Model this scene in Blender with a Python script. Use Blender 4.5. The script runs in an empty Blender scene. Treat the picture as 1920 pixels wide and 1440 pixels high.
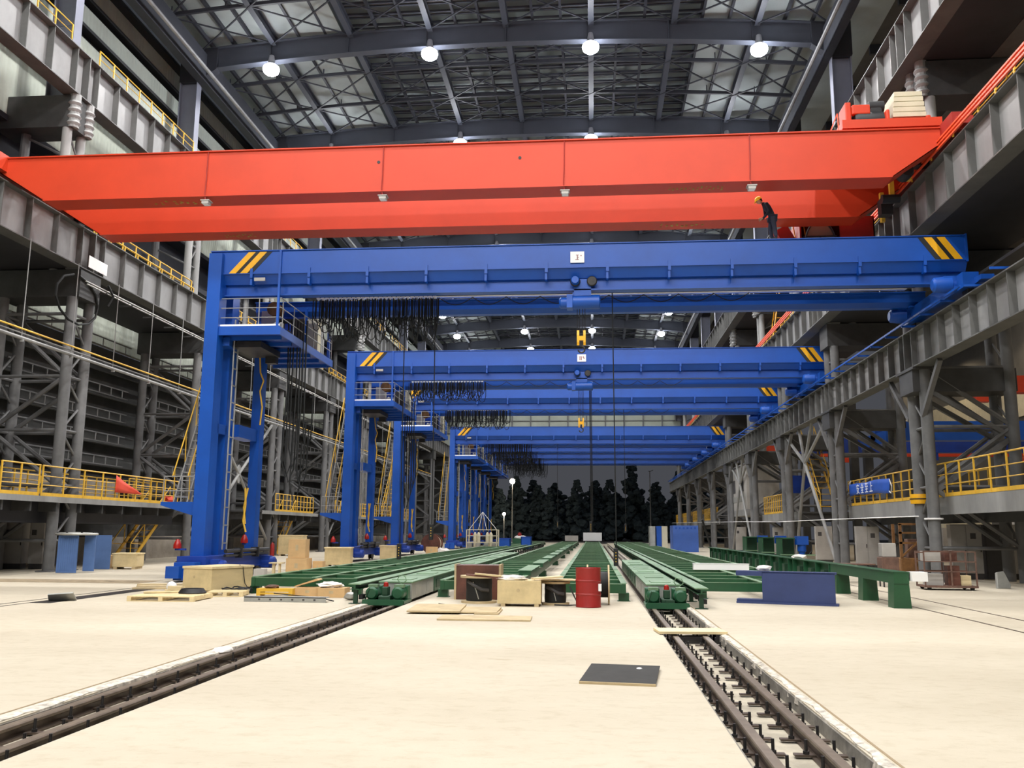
import bpy, math, random
from mathutils import Vector, Matrix, noise
R_ = random.Random(7)
SC = bpy.context.scene
COL = SC.collection
PI = math.pi
ORD = ['first','second','third','fourth','fifth','sixth','seventh','eighth','ninth','tenth','eleventh','twelfth','thirteenth','fourteenth']

# ------------------------------------------------------------------ materials
def lin(c):
    return tuple(((v/255.)/12.92 if v/255. <= .04045 else ((v/255.+.055)/1.055)**2.4) for v in c)
MATS = {}
def mat(name, rgb, rough=.55, metal=0., var=.0, vscale=3., bump=0., bscale=20., spec=.5, stretch=(1,1,1), rgb2=None, emit=None, estr=0., corr=None, trans=0.):
    m = bpy.data.materials.new(name); m.use_nodes = True
    nt = m.node_tree; b = nt.nodes['Principled BSDF']
    col = lin(rgb)
    b.inputs['Base Color'].default_value = (*col, 1)
    b.inputs['Roughness'].default_value = rough
    b.inputs['Metallic'].default_value = metal
    b.inputs['Specular IOR Level'].default_value = spec
    if trans: b.inputs['Transmission Weight'].default_value = trans
    tc = mp = None
    def coords():
        nonlocal tc, mp
        if tc is None:
            tc = nt.nodes.new('ShaderNodeTexCoord'); mp = nt.nodes.new('ShaderNodeMapping')
            mp.inputs['Scale'].default_value = stretch
            nt.links.new(tc.outputs['Object'], mp.inputs['Vector'])
        return mp.outputs['Vector']
    if var or rgb2:
        n = nt.nodes.new('ShaderNodeTexNoise'); n.inputs['Scale'].default_value = vscale; n.inputs['Detail'].default_value = 6
        n.inputs['Roughness'].default_value = .65
        nt.links.new(coords(), n.inputs['Vector'])
        r = nt.nodes.new('ShaderNodeValToRGB')
        c2 = lin(rgb2) if rgb2 else tuple(v*(1-var) for v in col)
        c1 = col if rgb2 else tuple(min(1, v*(1+var*.5)) for v in col)
        r.color_ramp.elements[0].position = .32; r.color_ramp.elements[1].position = .62
        r.color_ramp.elements[0].color = (*c2, 1); r.color_ramp.elements[1].color = (*c1, 1)
        nt.links.new(n.outputs['Fac'], r.inputs['Fac']); nt.links.new(r.outputs['Color'], b.inputs['Base Color'])
    if bump:
        n2 = nt.nodes.new('ShaderNodeTexNoise'); n2.inputs['Scale'].default_value = bscale; n2.inputs['Detail'].default_value = 4
        nt.links.new(coords(), n2.inputs['Vector'])
        bp = nt.nodes.new('ShaderNodeBump'); bp.inputs['Strength'].default_value = bump; bp.inputs['Distance'].default_value = .02
        nt.links.new(n2.outputs['Fac'], bp.inputs['Height']); nt.links.new(bp.outputs['Normal'], b.inputs['Normal'])
    if corr:                                   # corrugated sheet: axis, pitch in metres
        w = nt.nodes.new('ShaderNodeTexWave'); w.wave_type = 'BANDS'; w.bands_direction = corr[0]
        w.inputs['Scale'].default_value = 1./corr[1]*.314; w.inputs['Distortion'].default_value = 0
        nt.links.new(coords(), w.inputs['Vector'])
        bp = nt.nodes.new('ShaderNodeBump'); bp.inputs['Strength'].default_value = .6; bp.inputs['Distance'].default_value = .04
        nt.links.new(w.outputs['Fac'], bp.inputs['Height']); nt.links.new(bp.outputs['Normal'], b.inputs['Normal'])
    if emit:
        b.inputs['Emission Color'].default_value = (*lin(emit), 1); b.inputs['Emission Strength'].default_value = estr
    MATS[name] = m
    return m
def concrete():
    m = mat('concrete', (202,193,174), .75, spec=.25)
    nt = m.node_tree; b = nt.nodes['Principled BSDF']; N = nt.nodes.new; L = nt.links.new
    tc = N('ShaderNodeTexCoord')
    def noise_(scale, st, det=6):
        mp = N('ShaderNodeMapping'); mp.inputs['Scale'].default_value = st; L(tc.outputs['Object'], mp.inputs['Vector'])
        n = N('ShaderNodeTexNoise'); n.inputs['Scale'].default_value = scale; n.inputs['Detail'].default_value = det; n.inputs['Roughness'].default_value = .7
        L(mp.outputs['Vector'], n.inputs['Vector']); return n.outputs['Fac']
    def ramp(f, a, b_, ca, cb):
        r = N('ShaderNodeValToRGB'); r.color_ramp.elements[0].position = a; r.color_ramp.elements[1].position = b_
        r.color_ramp.elements[0].color = (*ca,1); r.color_ramp.elements[1].color = (*cb,1); L(f, r.inputs['Fac']); return r.outputs['Color']
    def mul(a, c):
        x = N('ShaderNodeMix'); x.data_type = 'RGBA'; x.blend_type = 'MULTIPLY'; x.inputs['Factor'].default_value = 1
        L(a, x.inputs['A']); L(c, x.inputs['B']); return x.outputs['Result']
    base = ramp(noise_(.28,(.6,1.2,1)), .3, .7, lin((184,174,154)), lin((200,191,172)))
    fine = ramp(noise_(5.,(.8,1.25,1),8), .26, .5, (.86,.84,.80), (1,1,1))
    stain = ramp(noise_(1.1,(.5,1.3,1),9), .24, .36, (.66,.58,.46), (1,1,1))
    spk = ramp(noise_(38.,(.7,1.2,1),3), .24, .34, (.6,.55,.48), (1,1,1))
    L(mul(mul(mul(base,fine),stain),spk), b.inputs['Base Color'])
    bp = N('ShaderNodeBump'); bp.inputs['Strength'].default_value = .35; bp.inputs['Distance'].default_value = .02
    L(noise_(9.,(.9,1.2,1),5), bp.inputs['Height']); L(bp.outputs['Normal'], b.inputs['Normal'])
concrete()
mat('rough_concrete', (206,198,184), .95, var=.5, vscale=9, bump=.8, bscale=14)
mat('pit_wall', (128,124,116), .9, var=.4, vscale=3, bump=.5, bscale=10)
mat('pit_concrete', (176,168,150), .9, var=.3, vscale=2.5, bump=.4, bscale=12)
mat('groove', (150,132,104), .9)
mat('rust_rail', (86,74,64), .45, .35, var=.3, vscale=5)
mat('rail_head', (120,108,94), .45, .4, var=.25, vscale=4)
mat('blue', (9,74,164), .42, var=.12, vscale=.8, spec=.5)
mat('blue_deck', (8,52,140), .5, var=.2, vscale=1.2)
mat('navy', (46,60,106), .55, var=.15, vscale=1.5)
mat('red', (194,60,30), .48, var=.08, vscale=.6, spec=.35)
mat('dark_red', (150,32,22), .5, var=.15, vscale=2)
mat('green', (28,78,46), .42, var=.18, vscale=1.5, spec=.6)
mat('green_lit', (112,142,108), .5, var=.25, vscale=2.5)  # paler green for tops: overhead light and dust painted into the colour
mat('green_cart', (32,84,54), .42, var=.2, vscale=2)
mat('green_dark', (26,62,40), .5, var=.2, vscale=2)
mat('steel', (104,104,104), .6, var=.25, vscale=1.2, bump=.05)
mat('steel_light', (140,140,138), .55, var=.25, vscale=1.0, stretch=(1,1,.35))
mat('steel_dark', (62,62,62), .6, var=.25, vscale=1.5)
mat('frame_slate', (66,70,80), .55, var=.12, vscale=.7)
mat('slate_dark', (48,50,58), .6, var=.15, vscale=1)
mat('column_h', (116,118,130), .5, var=.1, vscale=.8)
mat('girder_web', (138,138,138), .55, var=.18, vscale=.9, stretch=(1,1,.5))
mat('girder_flange', (92,92,90), .6, var=.2, vscale=1.2)
mat('panel_pale', (166,172,160), .7, var=.12, vscale=.5, corr=('Y',.3))
mat('roof_pale', (158,166,164), .75, var=.14, vscale=.35)
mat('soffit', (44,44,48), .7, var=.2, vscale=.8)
mat('side_grey', (84,82,78), .8, var=.2, vscale=.4)
mat('roof_grey', (128,134,142), .7, var=.12, vscale=.5)
mat('louvre', (58,58,56), .7, var=.3, vscale=1)
mat('plinth', (150,142,130), .85, var=.25, vscale=1.5)
mat('yellow', (220,174,56), .5, var=.15, vscale=3)
mat('yellow_deep', (232,170,20), .45, var=.1, vscale=3)
mat('orange_rail', (232,84,44), .5)
mat('container_blue', (56,92,168), .55, var=.12, vscale=1)
mat('white', (246,246,244), .5)
mat('white_plate', (240,240,238), .6)
mat('black', (22,22,24), .55)
mat('rubber', (18,20,20), .7)
mat('dark_metal', (48,46,46), .5, .3, var=.3, vscale=4)
mat('wood', (208,188,142), .7, var=.18, vscale=2.2, stretch=(1,.3,1))
mat('wood_pale', (226,206,160), .75, var=.2, vscale=2.5, stretch=(.3,1,1))
mat('ply', (190,170,132), .75, var=.22, vscale=2)
mat('cardboard', (206,170,120), .8, var=.12, vscale=2)
mat('brown_box', (96,58,46), .5, var=.55, vscale=1.6)
mat('drum_red', (150,34,32), .4, var=.12, vscale=3)
mat('cream', (198,190,164), .6, var=.1, vscale=1.5)
mat('grey_cab', (168,164,158), .55, var=.12, vscale=1.5)
mat('grey_cab_dark', (70,68,68), .6, var=.2, vscale=1.5)
mat('plate_steel', (168,168,162), .4, .3, var=.2, vscale=2)
mat('mat_dark', (52,52,50), .8, var=.2, vscale=5)
mat('foam_blue', (80,110,160), .7, var=.12, vscale=2)
mat('beacon', (150,24,18), .3, emit=(230,60,30), estr=.03)
mat('lamp_glow', (255,255,255), .5, emit=(244,247,255), estr=60.)
mat('street_glow', (255,255,255), .5, emit=(255,236,200), estr=40.)
mat('lamp_shell', (150,150,155), .35, .6)
mat('tarp', (232,228,222), .8)
mat('skin', (196,146,116), .55)
mat('work_cloth', (28,34,48), .85, var=.2, vscale=6)
mat('trousers', (40,46,62), .85)
mat('helmet', (255,222,40), .35)
mat('boots', (30,26,24), .7)
mat('glass', (150,140,120), .1, spec=.8, trans=.35)
mat('leaf', (66,80,86), .9, var=.5, vscale=2.5)
mat('trunk', (44,38,32), .9)
mat('yard', (58,58,60), .9, var=.3, vscale=.4)
mat('banner', (36,88,190), .6, var=.15, vscale=2)
mat('flag_red', (206,66,40), .7, var=.1, vscale=3)
mat('sign_ink', (150,110,110), .7)
mat('gold_ink', (176,150,60), .6)
mat('rusty', (104,78,66), .8, var=.4, vscale=4)
mat('machinery', (122,84,44), .7, var=.5, vscale=3)
mat('dirt', (150,134,108), .95, var=.5, vscale=3)

# ------------------------------------------------------------------ mesh builder
class MB:
    def __init__(s): s.v = []; s.f = []; s.m = []; s.mi = 0
    def add(s, vs, fs):
        o = len(s.v); s.v += [tuple(v) for v in vs]; s.f += [tuple(i+o for i in f) for f in fs]; s.m += [s.mi]*len(fs)
        return s
    def box(s, x0, x1, y0, y1, z0, z1, M=None):
        vs = [Vector(p) for p in ((x0,y0,z0),(x1,y0,z0),(x1,y1,z0),(x0,y1,z0),(x0,y0,z1),(x1,y0,z1),(x1,y1,z1),(x0,y1,z1))]
        if M is not None: vs = [M @ v for v in vs]
        return s.add(vs, ((0,3,2,1),(4,5,6,7),(0,1,5,4),(1,2,6,5),(2,3,7,6),(3,0,4,7)))
    def bar(s, p0, p1, w, h=None, up=(0,0,1)):      # rectangular bar between two points
        h = h or w; p0 = Vector(p0); p1 = Vector(p1); d = (p1-p0).normalized(); u = Vector(up)
        if abs(d.dot(u)) > .99: u = Vector((0,1,0))
        a = d.cross(u).normalized(); b = a.cross(d).normalized()
        vs = [p + a*sx*w/2 + b*sz*h/2 for p in (p0,p1) for sx,sz in ((-1,-1),(1,-1),(1,1),(-1,1))]
        return s.add(vs, ((0,1,2,3),(7,6,5,4),(0,4,5,1),(1,5,6,2),(2,6,7,3),(3,7,4,0)))
    def tube(s, p0, p1, r, n=10, r1=None):
        p0 = Vector(p0); p1 = Vector(p1); r1 = r if r1 is None else r1; d = (p1-p0).normalized()
        u = Vector((0,0,1)) if abs(d.z) < .95 else Vector((1,0,0)); a = d.cross(u).normalized(); b = a.cross(d)
        vs = [p + (a*math.cos(2*PI*i/n) + b*math.sin(2*PI*i/n))*q for p,q in ((p0,r),(p1,r1)) for i in range(n)]
        fs = [(i,(i+1)%n,n+(i+1)%n,n+i) for i in range(n)] + [tuple(range(n-1,-1,-1)), tuple(range(n,2*n))]
        return s.add(vs, fs)
    def path(s, pts, r, n=6):
        pts = [Vector(p) for p in pts]; k = len(pts); vs = []; a = None
        for i,p in enumerate(pts):
            d = (pts[min(i+1,k-1)]-pts[max(i-1,0)]).normalized()
            if a is None:
                u = Vector((0,0,1)) if abs(d.z) < .9 else Vector((1,0,0)); a = d.cross(u).normalized()
            else:
                a = (a - d*a.dot(d)).normalized()
            b = d.cross(a)
            vs += [p + (a*math.cos(2*PI*j/n)+b*math.sin(2*PI*j/n))*r for j in range(n)]
        fs = [(i*n+j, i*n+(j+1)%n, (i+1)*n+(j+1)%n, (i+1)*n+j) for i in range(k-1) for j in range(n)]
        fs += [tuple(range(n-1,-1,-1)), tuple(range((k-1)*n,k*n))]
        return s.add(vs, fs)
    def lathe(s, prof, c=(0,0,0), axis='Z', n=24):    # prof: (radius, height)
        vs = []
        for r,h in prof:
            for i in range(n):
                x,y = r*math.cos(2*PI*i/n), r*math.sin(2*PI*i/n)
                p = (x,y,h) if axis=='Z' else ((h,x,y) if axis=='X' else (y,h,x))
                vs.append((p[0]+c[0],p[1]+c[1],p[2]+c[2]))
        k = len(prof)
        fs = [(i*n+j, i*n+(j+1)%n, (i+1)*n+(j+1)%n, (i+1)*n+j) for i in range(k-1) for j in range(n)]
        fs += [tuple(range(n-1,-1,-1)), tuple(range((k-1)*n,k*n))]
        return s.add(vs, fs)
    def prism(s, poly, a0, a1, axis='X'):             # poly in the plane across axis: X->(y,z), Y->(x,z), Z->(x,y)
        def P(p,a): return (a,p[0],p[1]) if axis=='X' else ((p[0],a,p[1]) if axis=='Y' else (p[0],p[1],a))
        n = len(poly); vs = [P(p,a0) for p in poly]+[P(p,a1) for p in poly]
        fs = [(i,(i+1)%n,n+(i+1)%n,n+i) for i in range(n)] + [tuple(range(n-1,-1,-1)), tuple(range(n,2*n))]
        return s.add(vs, fs)
    def blob(s, c, r, seed=0, amp=.25, sub=2, sc=(1,1,1)):
        import bmesh
        bm = bmesh.new(); bmesh.ops.create_icosphere(bm, subdivisions=sub, radius=1)
        vs = []
        for v in bm.verts:
            k = 1+amp*noise.noise(v.co*2.3+Vector((seed*3.1,seed*1.7,seed)))
            vs.append((c[0]+v.co.x*r*k*sc[0], c[1]+v.co.y*r*k*sc[1], c[2]+v.co.z*r*k*sc[2]))
        bm.verts.index_update(); fs = [tuple(v.index for v in f.verts) for f in bm.faces]; bm.free()
        return s.add(vs, fs)
    def build(s, name, m, parent=None, world=False, kind=None, smooth=True, bevel=0.):
        me = bpy.data.meshes.new(name)
        vs = s.v
        if world and parent is not None:
            L = parent.location; vs = [(x-L.x,y-L.y,z-L.z) for x,y,z in vs]
        me.from_pydata(vs, [], s.f)
        ms = m if isinstance(m,(list,tuple)) else [m]
        for q in ms: me.materials.append(MATS[q])
        if len(ms) > 1: me.polygons.foreach_set('material_index', s.m)
        import bmesh
        bm = bmesh.new(); bm.from_mesh(me); bmesh.ops.recalc_face_normals(bm, faces=bm.faces); bm.to_mesh(me); bm.free()
        if smooth:
            me.polygons.foreach_set('use_smooth',[True]*len(me.polygons)); me.set_sharp_from_angle(angle=math.radians(32))
        o = bpy.data.objects.new(name, me); COL.objects.link(o)
        if parent is not None: o.parent = parent
        if kind: o['kind'] = kind
        if bevel:
            bv = o.modifiers.new('soft','BEVEL'); bv.width = bevel; bv.segments = 2; bv.limit_method = 'ANGLE'
        return o
def B(*a, **k): return MB().box(*a, **k)
def thing(name, label, cat, loc=(0,0,0), rz=0., group=None, kind=None):
    o = bpy.data.objects.new(name, None); COL.objects.link(o); o.location = loc; o.rotation_euler = (0,0,rz)
    o['label'] = label; o['category'] = cat
    if group: o['group'] = group
    if kind: o['kind'] = kind
    o.empty_display_size = .3
    return o
def tag(o, label, cat, group=None, kind=None):
    o['label'] = label; o['category'] = cat
    if group: o['group'] = group
    if kind: o['kind'] = kind
    return o
def dup(root, loc, label=None, rz=None, scale=None):
    kids = {}
    for o in COL.objects:
        if o.parent is not None: kids.setdefault(o.parent, []).append(o)
    r = root.copy(); COL.objects.link(r); r.location = loc
    if label: r['label'] = label
    if rz is not None: r.rotation_euler = (0,0,rz)
    if scale: r.scale = scale
    for ch in kids.get(root, []):
        c = ch.copy(); COL.objects.link(c); c.parent = r
        for g in kids.get(ch, []):
            d = g.copy(); COL.objects.link(d); d.parent = c
    return r

# ------------------------------------------------------------------ camera
def make_camera():
    cd = bpy.data.cameras.new('camera'); o = bpy.data.objects.new('camera', cd); COL.objects.link(o)
    cd.sensor_width = 36; cd.sensor_fit = 'HORIZONTAL'; cd.lens = 1661./1920*36; cd.clip_start = .05; cd.clip_end = 900
    r = ((.99592693,.00794648,.0898132),(.08989907,-.16382922,-.98238391),(.00690753,.98645671,-.16387632))
    o.matrix_world = Matrix(((*r[0],0),(*r[1],0),(*r[2],1.7),(0,0,0,1)))
    SC.camera = o
make_camera()
SC.view_settings.view_transform = 'Standard'; SC.view_settings.look = 'None'; SC.view_settings.gamma = 1
SC.view_settings.use_curve_mapping = False
SC.view_settings.exposure = 0.

YC = [34.3+11.8*k for k in range(-4,10)]        # column lines
Y0, Y1 = -14., 142.
XL_RUN, XR_RUN = -21.2, 11.75
# ================================================================== SETTING: floor, pits, walls, roof
fl = MB()
for x0,x1 in ((-30,-5.22),(-4.36,1.15),(2.12,52)):
    fl.box(x0,x1,Y0,Y1,-.4,0)
o = fl.build('floor','concrete', smooth=False); o['kind'] = 'structure'
tag(o,'wide cream concrete hall floor cut by two rail pits','floor')
pf = MB()
for x0,x1 in ((-5.22,-4.36),(1.15,2.12)): pf.box(x0,x1,Y0,Y1,-.5,-.15)
o = pf.build('floor_pit','pit_concrete', smooth=False); tag(o,'grey concrete bottom of the two rail pits','floor',kind='structure')
o = MB().box(-5.225,-5.205,Y0,118,-.16,-.015).box(-4.375,-4.355,Y0,118,-.16,-.004).box(1.145,1.165,Y0,118,-.16,-.004).box(2.105,2.125,Y0,118,-.16,-.015).build('trim_11','pit_wall',smooth=False); tag(o,'grey side walls lining both rail pits','pit wall',kind='structure')
def lip(name, xin, xout, label):
    m = MB(); n = 260; rr = random.Random(int(abs(xin)*100)); vs = []; fs = []
    s = 1 if xout > xin else -1
    for i in range(n+1):
        y = 2+ (70-2)*(i/n)**1.6
        j = rr.uniform(-.035,.03); h = rr.uniform(.008,.03)
        vs += [(xin+s*(.0+j),y,-.06),(xin+s*(.01+j),y,h*.5),(xin+s*(.08+j*.5),y,h),(xout-s*.02,y,.006),(xout,y,-.01)]
    for i in range(n):
        for k in range(4):
            a = i*5+k; fs.append((a,a+1,a+6,a+5))
    m.add(vs,fs); o = m.build(name,'rough_concrete'); tag(o,label,'kerb',kind='structure')
lip('trim_1',-5.22,-5.43,'chipped rough concrete lip along the outer side of the left rail pit')
lip('trim_2',2.12,2.24,'chipped rough concrete lip along the outer side of the right rail pit')
for i,(x,l) in enumerate(((-5.46,'left'),(2.26,'right'))):
    o = B(x-.012,x+.012,2,70,-.01,.004).build('trim_%d'%(3+i),'groove'); tag(o,'thin brown joint line beside the chipped lip of the %s rail pit'%l,'floor joint',kind='structure')
o = MB().box(-13.32,-13.26,4,130,-.01,.004).box(-12.95,-12.89,4,130,-.01,.004).build('trim_5','dark_metal'); tag(o,'pair of dark slots with the gantry legs rail along the floor','floor joint',kind='structure')
o = MB().box(7.5,7.56,8,60,-.01,.004).box(8.55,8.61,8,60,-.01,.004).build('trim_6','rust_rail'); tag(o,'two thin dark rails let into the floor beside the green beam row','floor joint',kind='structure')
o = MB().box(-30,-14.2,27.2,28.9,-.01,.003).build('trim_7','dirt'); tag(o,'dusty darker band across the floor towards the left columns','floor joint',kind='structure')

# outside yard
o = B(-140,140,Y1,260,-.6,-.05).build('ground','yard',smooth=False); tag(o,'dark yard beyond the open end of the hall','ground',kind='structure')

# ---- left wall
wl = MB()
wl.box(-26.4,-26.0,Y0,Y1,1.25,11.2)                     # dark backing of the louvre
o = wl.build('wall_left','louvre',smooth=False); tag(o,'dark louvred lower part of the left wall','wall',kind='structure')
o = B(-26.1,-25.5,Y0,Y1,0,1.25).build('wall_left_plinth','plinth',smooth=False); tag(o,'low pale concrete plinth along the left wall','wall',kind='structure')
o = MB().box(-25.9,-25.6,Y0,Y1,11.2,13.4).box(-25.9,-25.6,Y0,Y1,13.6,16.6).box(-25.3,-25.0,Y0,Y1,19.2,22.3).build('wall_left_cladding','panel_pale',smooth=False)
tag(o,'pale corrugated cladding bands on the left wall between the two runways','wall',kind='structure')
o = MB().box(-26.2,-24.9,Y0,Y1,16.6,16.9).box(-26.2,-25.9,Y0,Y1,16.9,19.2).box(-26,-24.9,Y0,Y1,18.95,19.2).box(-26.2,-25.5,Y0,Y1,13.4,13.6).build('wall_left_ledge','slate_dark',smooth=False)
tag(o,'dark recessed band and ledges in the left wall','wall',kind='structure')
o = MB().box(-24.6,-24.35,Y0,Y1,22.3,25.1).box(-24.6,-24.35,Y0,Y1,25.7,26.75).box(-24.6,-24.35,Y0,Y1,27.2,28.3).build('wall_left_upper','panel_pale',smooth=False)
tag(o,'pale upper cladding panels of the left wall with dark slots between','wall',kind='structure')
o = MB().box(-24.9,-24.7,Y0,Y1,25.0,28.6).box(-24.7,-23.9,Y0,Y1,28.3,28.5).box(-24.7,-24.2,Y0,Y1,25.55,25.72).box(-24.7,-24.2,Y0,Y1,27.05,27.22).build('wall_left_slots','black',smooth=False)
tag(o,'dark ventilation slots between the upper left wall panels','wall',kind='structure')
o = MB().box(-24.6,-24.4,Y0,Y1,28.5,31.2).build('wall_left_eaves','roof_grey',smooth=False); tag(o,'grey eaves band at the top of the left wall','wall',kind='structure')
# louvre blades with ladder shaped cable trays, one tray per level and bay
ybay = [(YC[k]+.9,YC[k+1]-.9) for k in range(3,13)]
for li,zz in enumerate((2.6,3.8,4.9,6.05,7.25,8.5,9.8)):
    m = MB(); m.prism(((-25.4,zz-.05),(-25.95,zz+.62),(-25.95,zz+.70),(-25.36,zz+.0)),Y0,Y1,'Y')
    o = m.build('wall_left_louvre','louvre',smooth=False); tag(o,'%s dark sloping louvre blade up the left wall'%ORD[li],'louvre',kind='structure')
tray0 = None
for bi,(a,b) in enumerate(ybay[:7]):
    for li,zz in enumerate((4.9,6.05,7.25,8.5,10.9)):
        lab = 'grey ladder cable tray on the left wall, %s level up, %s bay from the camera'%(ORD[li],ORD[bi])
        if tray0 is None:
            L = b-a; m = MB(); m.box(-.03,.03,0,L,0,.05).box(-.03,.03,0,L,.42,.47)
            t = thing('cable_tray',lab,'cable tray',(-24.95,a,zz),group='cable trays along the left wall')
            m.build('side_rail','steel',t)
            for k in range(9):
                if k==0: rg=B(-.02,.02,.6,.64,.05,.42).build('rung','steel_light',t)
                else: c=rg.copy(); COL.objects.link(c); c.location=(0,k*1.1,0)
            tray0 = t
        else: dup(tray0,(-24.95,a,zz),lab)

# ---- far end wall above the opening, unseen wall added behind the camera to bounce light
o = MB().box(-26,14.6,Y1,Y1+.4,12.35,31).build('wall_far','panel_pale',smooth=False); tag(o,'pale end wall above the open far end of the hall','wall',kind='structure')
m = MB()
for k in range(14): m.box(-25+k*3,-24.8+k*3,Y1-.25,Y1,12.35,30)
for z in (13.2,15.2,17.2,19.2): m.box(-26,14.6,Y1-.15,Y1,z,z+.15)
o = m.build('wall_far_posts','steel',smooth=False); tag(o,'grey posts and rails framing the pale end wall','wall',kind='structure')
o = B(-30,52,Y0-.4,Y0,0,31).build('wall_back_bounce','roof_grey',smooth=False); tag(o,'plain unseen wall added behind the viewpoint to bounce light','wall',kind='structure')
o = MB().box(-27,-21.6,Y1,Y1+.5,0,12.4).build('wall_far_return','steel_dark',smooth=False); tag(o,'dark wall return beside the open far end','wall',kind='structure')

# ---- roof
def roofz(x, base, apex):      # slightly arched, ridge at x=-4.7
    return base + (apex-base)*max(0.,1-((x+4.7)/18.2)**2)
FR0 = None
for k in range(0,len(YC)):
    y = YC[k]
    if FR0 is None:
        t = thing('ceiling_frame','dark slate roof frame over the hall, behind the viewpoint','roof frame',(0,y,0),kind='structure')
        xs = [-22.9+ i*(36.4/24) for i in range(25)]
        m = MB(); top=[(x,roofz(x,29.25,30.15)) for x in xs]; bot=[(x,roofz(x,27.95,28.95)) for x in xs]
        for i in range(24):
            m.prism((bot[i],bot[i+1],top[i+1],top[i]),-.03,.03,'Y')
        for i in range(0,25,3): m.box(xs[i]-.02,xs[i]+.02,-.2,.2,bot[i][1]+.02,top[i][1]-.02)
        m.build('web','frame_slate',t,smooth=False)
        m = MB()
        for a in (bot,top):
            for i in range(24):
                x0,z0 = a[i]; x1,z1 = a[i+1]
                m.prism(((x0,z0-.04),(x1,z1-.04),(x1,z1),(x0,z0)),-.24,.24,'Y')
        m.build('flange','frame_slate',t,smooth=False)
        m = MB()
        for s,x in ((1,-22.9),(-1,13.5)):
            m.prism(((x-s*.7,27.3),(x+s*.4,27.3),(x+s*1.4,28.0),(x+s*1.4,29.3),(x-s*.7,29.3)),-.26,.26,'Y')
        m.build('haunch','slate_dark',t,smooth=False)
        FR0 = t
    else: dup(FR0,(0,y,0),'dark slate roof frame over the hall, %s from the camera'%ORD[max(0,k-1)])
# steel H columns under the frames
hc = None
for k in range(3,len(YC)):
    for s,x in (('left',-23.1),('right',13.6)):
        lab = 'grey H section roof column on the %s side, %s from the camera'%(s,ORD[k-3])
        if hc is None:
            t = thing('upper_column',lab,'column',(x,YC[k],19.0),group='roof columns',kind='structure')
            MB().box(-.5,.5,-.015,.015,0,8.2).box(-.5,.5,-.04,.04,4.7,4.82).build('web','column_h',t,smooth=False)
            MB().box(-.52,-.48,-.28,.28,0,8.2).box(.48,.52,-.28,.28,0,8.2).build('flange','column_h',t,smooth=False)
            MB().box(-.55,.55,-.3,.3,8.2,10.2).build('column_head','slate_dark',t,smooth=False)
            hc = t
        else: dup(hc,(x,YC[k],19.0),lab)
# longitudinal beams, purlins, cross struts, bracing and panels
XB = [-18.2,-13.65,-9.05,-4.7,.1,4.7,9.25]
lb = None
for i,x in enumerate(XB):
    z = roofz(x,29.0,29.9)
    m = MB().box(-.16,.16,Y0,Y1,-.03,0).box(-.02,.02,Y0,Y1,0,.5).box(-.16,.16,Y0,Y1,.5,.53)
    o = m.build('ceiling_beam','frame_slate',smooth=False); o.location=(x,0,z); tag(o,'long slate roof beam running down the hall, %s from the left side'%ORD[i],'roof beam','roof beams along the hall','structure')
px = [-22,-20.7,-19.5,-16.8,-15.2,-12.2,-10.6,-7.6,-6.2,-3.2,-1.6,1.6,3.1,6.3,7.8,10.8,12.3]
for i,x in enumerate(px):
    z = roofz(x,29.45,30.3)
    o = MB().box(-.07,.07,Y0,Y1,0,.25).build('ceiling_purlin','slate_dark',smooth=False); o.location=(x,0,z)
    tag(o,'thin dark roof purlin, number %s across from the left side'%(ORD[i] if i<14 else ('fifteenth','sixteenth','seventeenth')[i-14]),'purlin','thin roof purlins','structure')
st = None; n=0
for k in range(3,13):
    for f in (1/3.,2/3.):
        y = YC[k]+11.8*f; n += 1
        lab = 'dark cross strut under the roof, %s third of the %s bay from the camera'%('first' if f<.5 else 'second',ORD[k-3])
        if st is None:
            m = MB(); xs=[-22.5+i*3.0 for i in range(13)]
            for i in range(12):
                m.bar((xs[i],0,roofz(xs[i],29.1,30.)),(xs[i+1],0,roofz(xs[i+1],29.1,30.)),.14,.2)
                m.bar((xs[i],0,roofz(xs[i],29.1,30.)),(xs[i],0,roofz(xs[i],29.6,30.5)),.06,.06)
            st = m.build('ceiling_strut','slate_dark',smooth=False); st.location=(0,y,0); tag(st,lab,'roof strut','roof cross struts','structure')
        else:
            c = st.copy(); COL.objects.link(c); c.location=(0,y,0); c['label']=lab
br = None
for k in range(3,13):
    lab = 'thin crossed tie rods under the roof in the %s bay from the camera'%ORD[k-3]
    if br is None:
        m = MB(); xs=[-22.6,-18.2,-13.65,-9.05,-4.7,.1,4.7,9.25,13.2]; ys=[.3,3.93,7.87,11.5]
        for i in range(8):
            for j in range(3):
                za,zb = roofz(xs[i],29.,29.95), roofz(xs[i+1],29.,29.95)
                m.bar((xs[i],ys[j],za),(xs[i+1],ys[j+1],zb),.07); m.bar((xs[i],ys[j+1],za-.06),(xs[i+1],ys[j],zb-.06),.07)
        br = m.build('ceiling_bracing','slate_dark',smooth=False); br.location=(0,YC[k],0); tag(br,lab,'roof bracing','roof tie rods','structure')
    else:
        c = br.copy(); COL.objects.link(c); c.location=(0,YC[k],0); c['label']=lab
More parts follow.
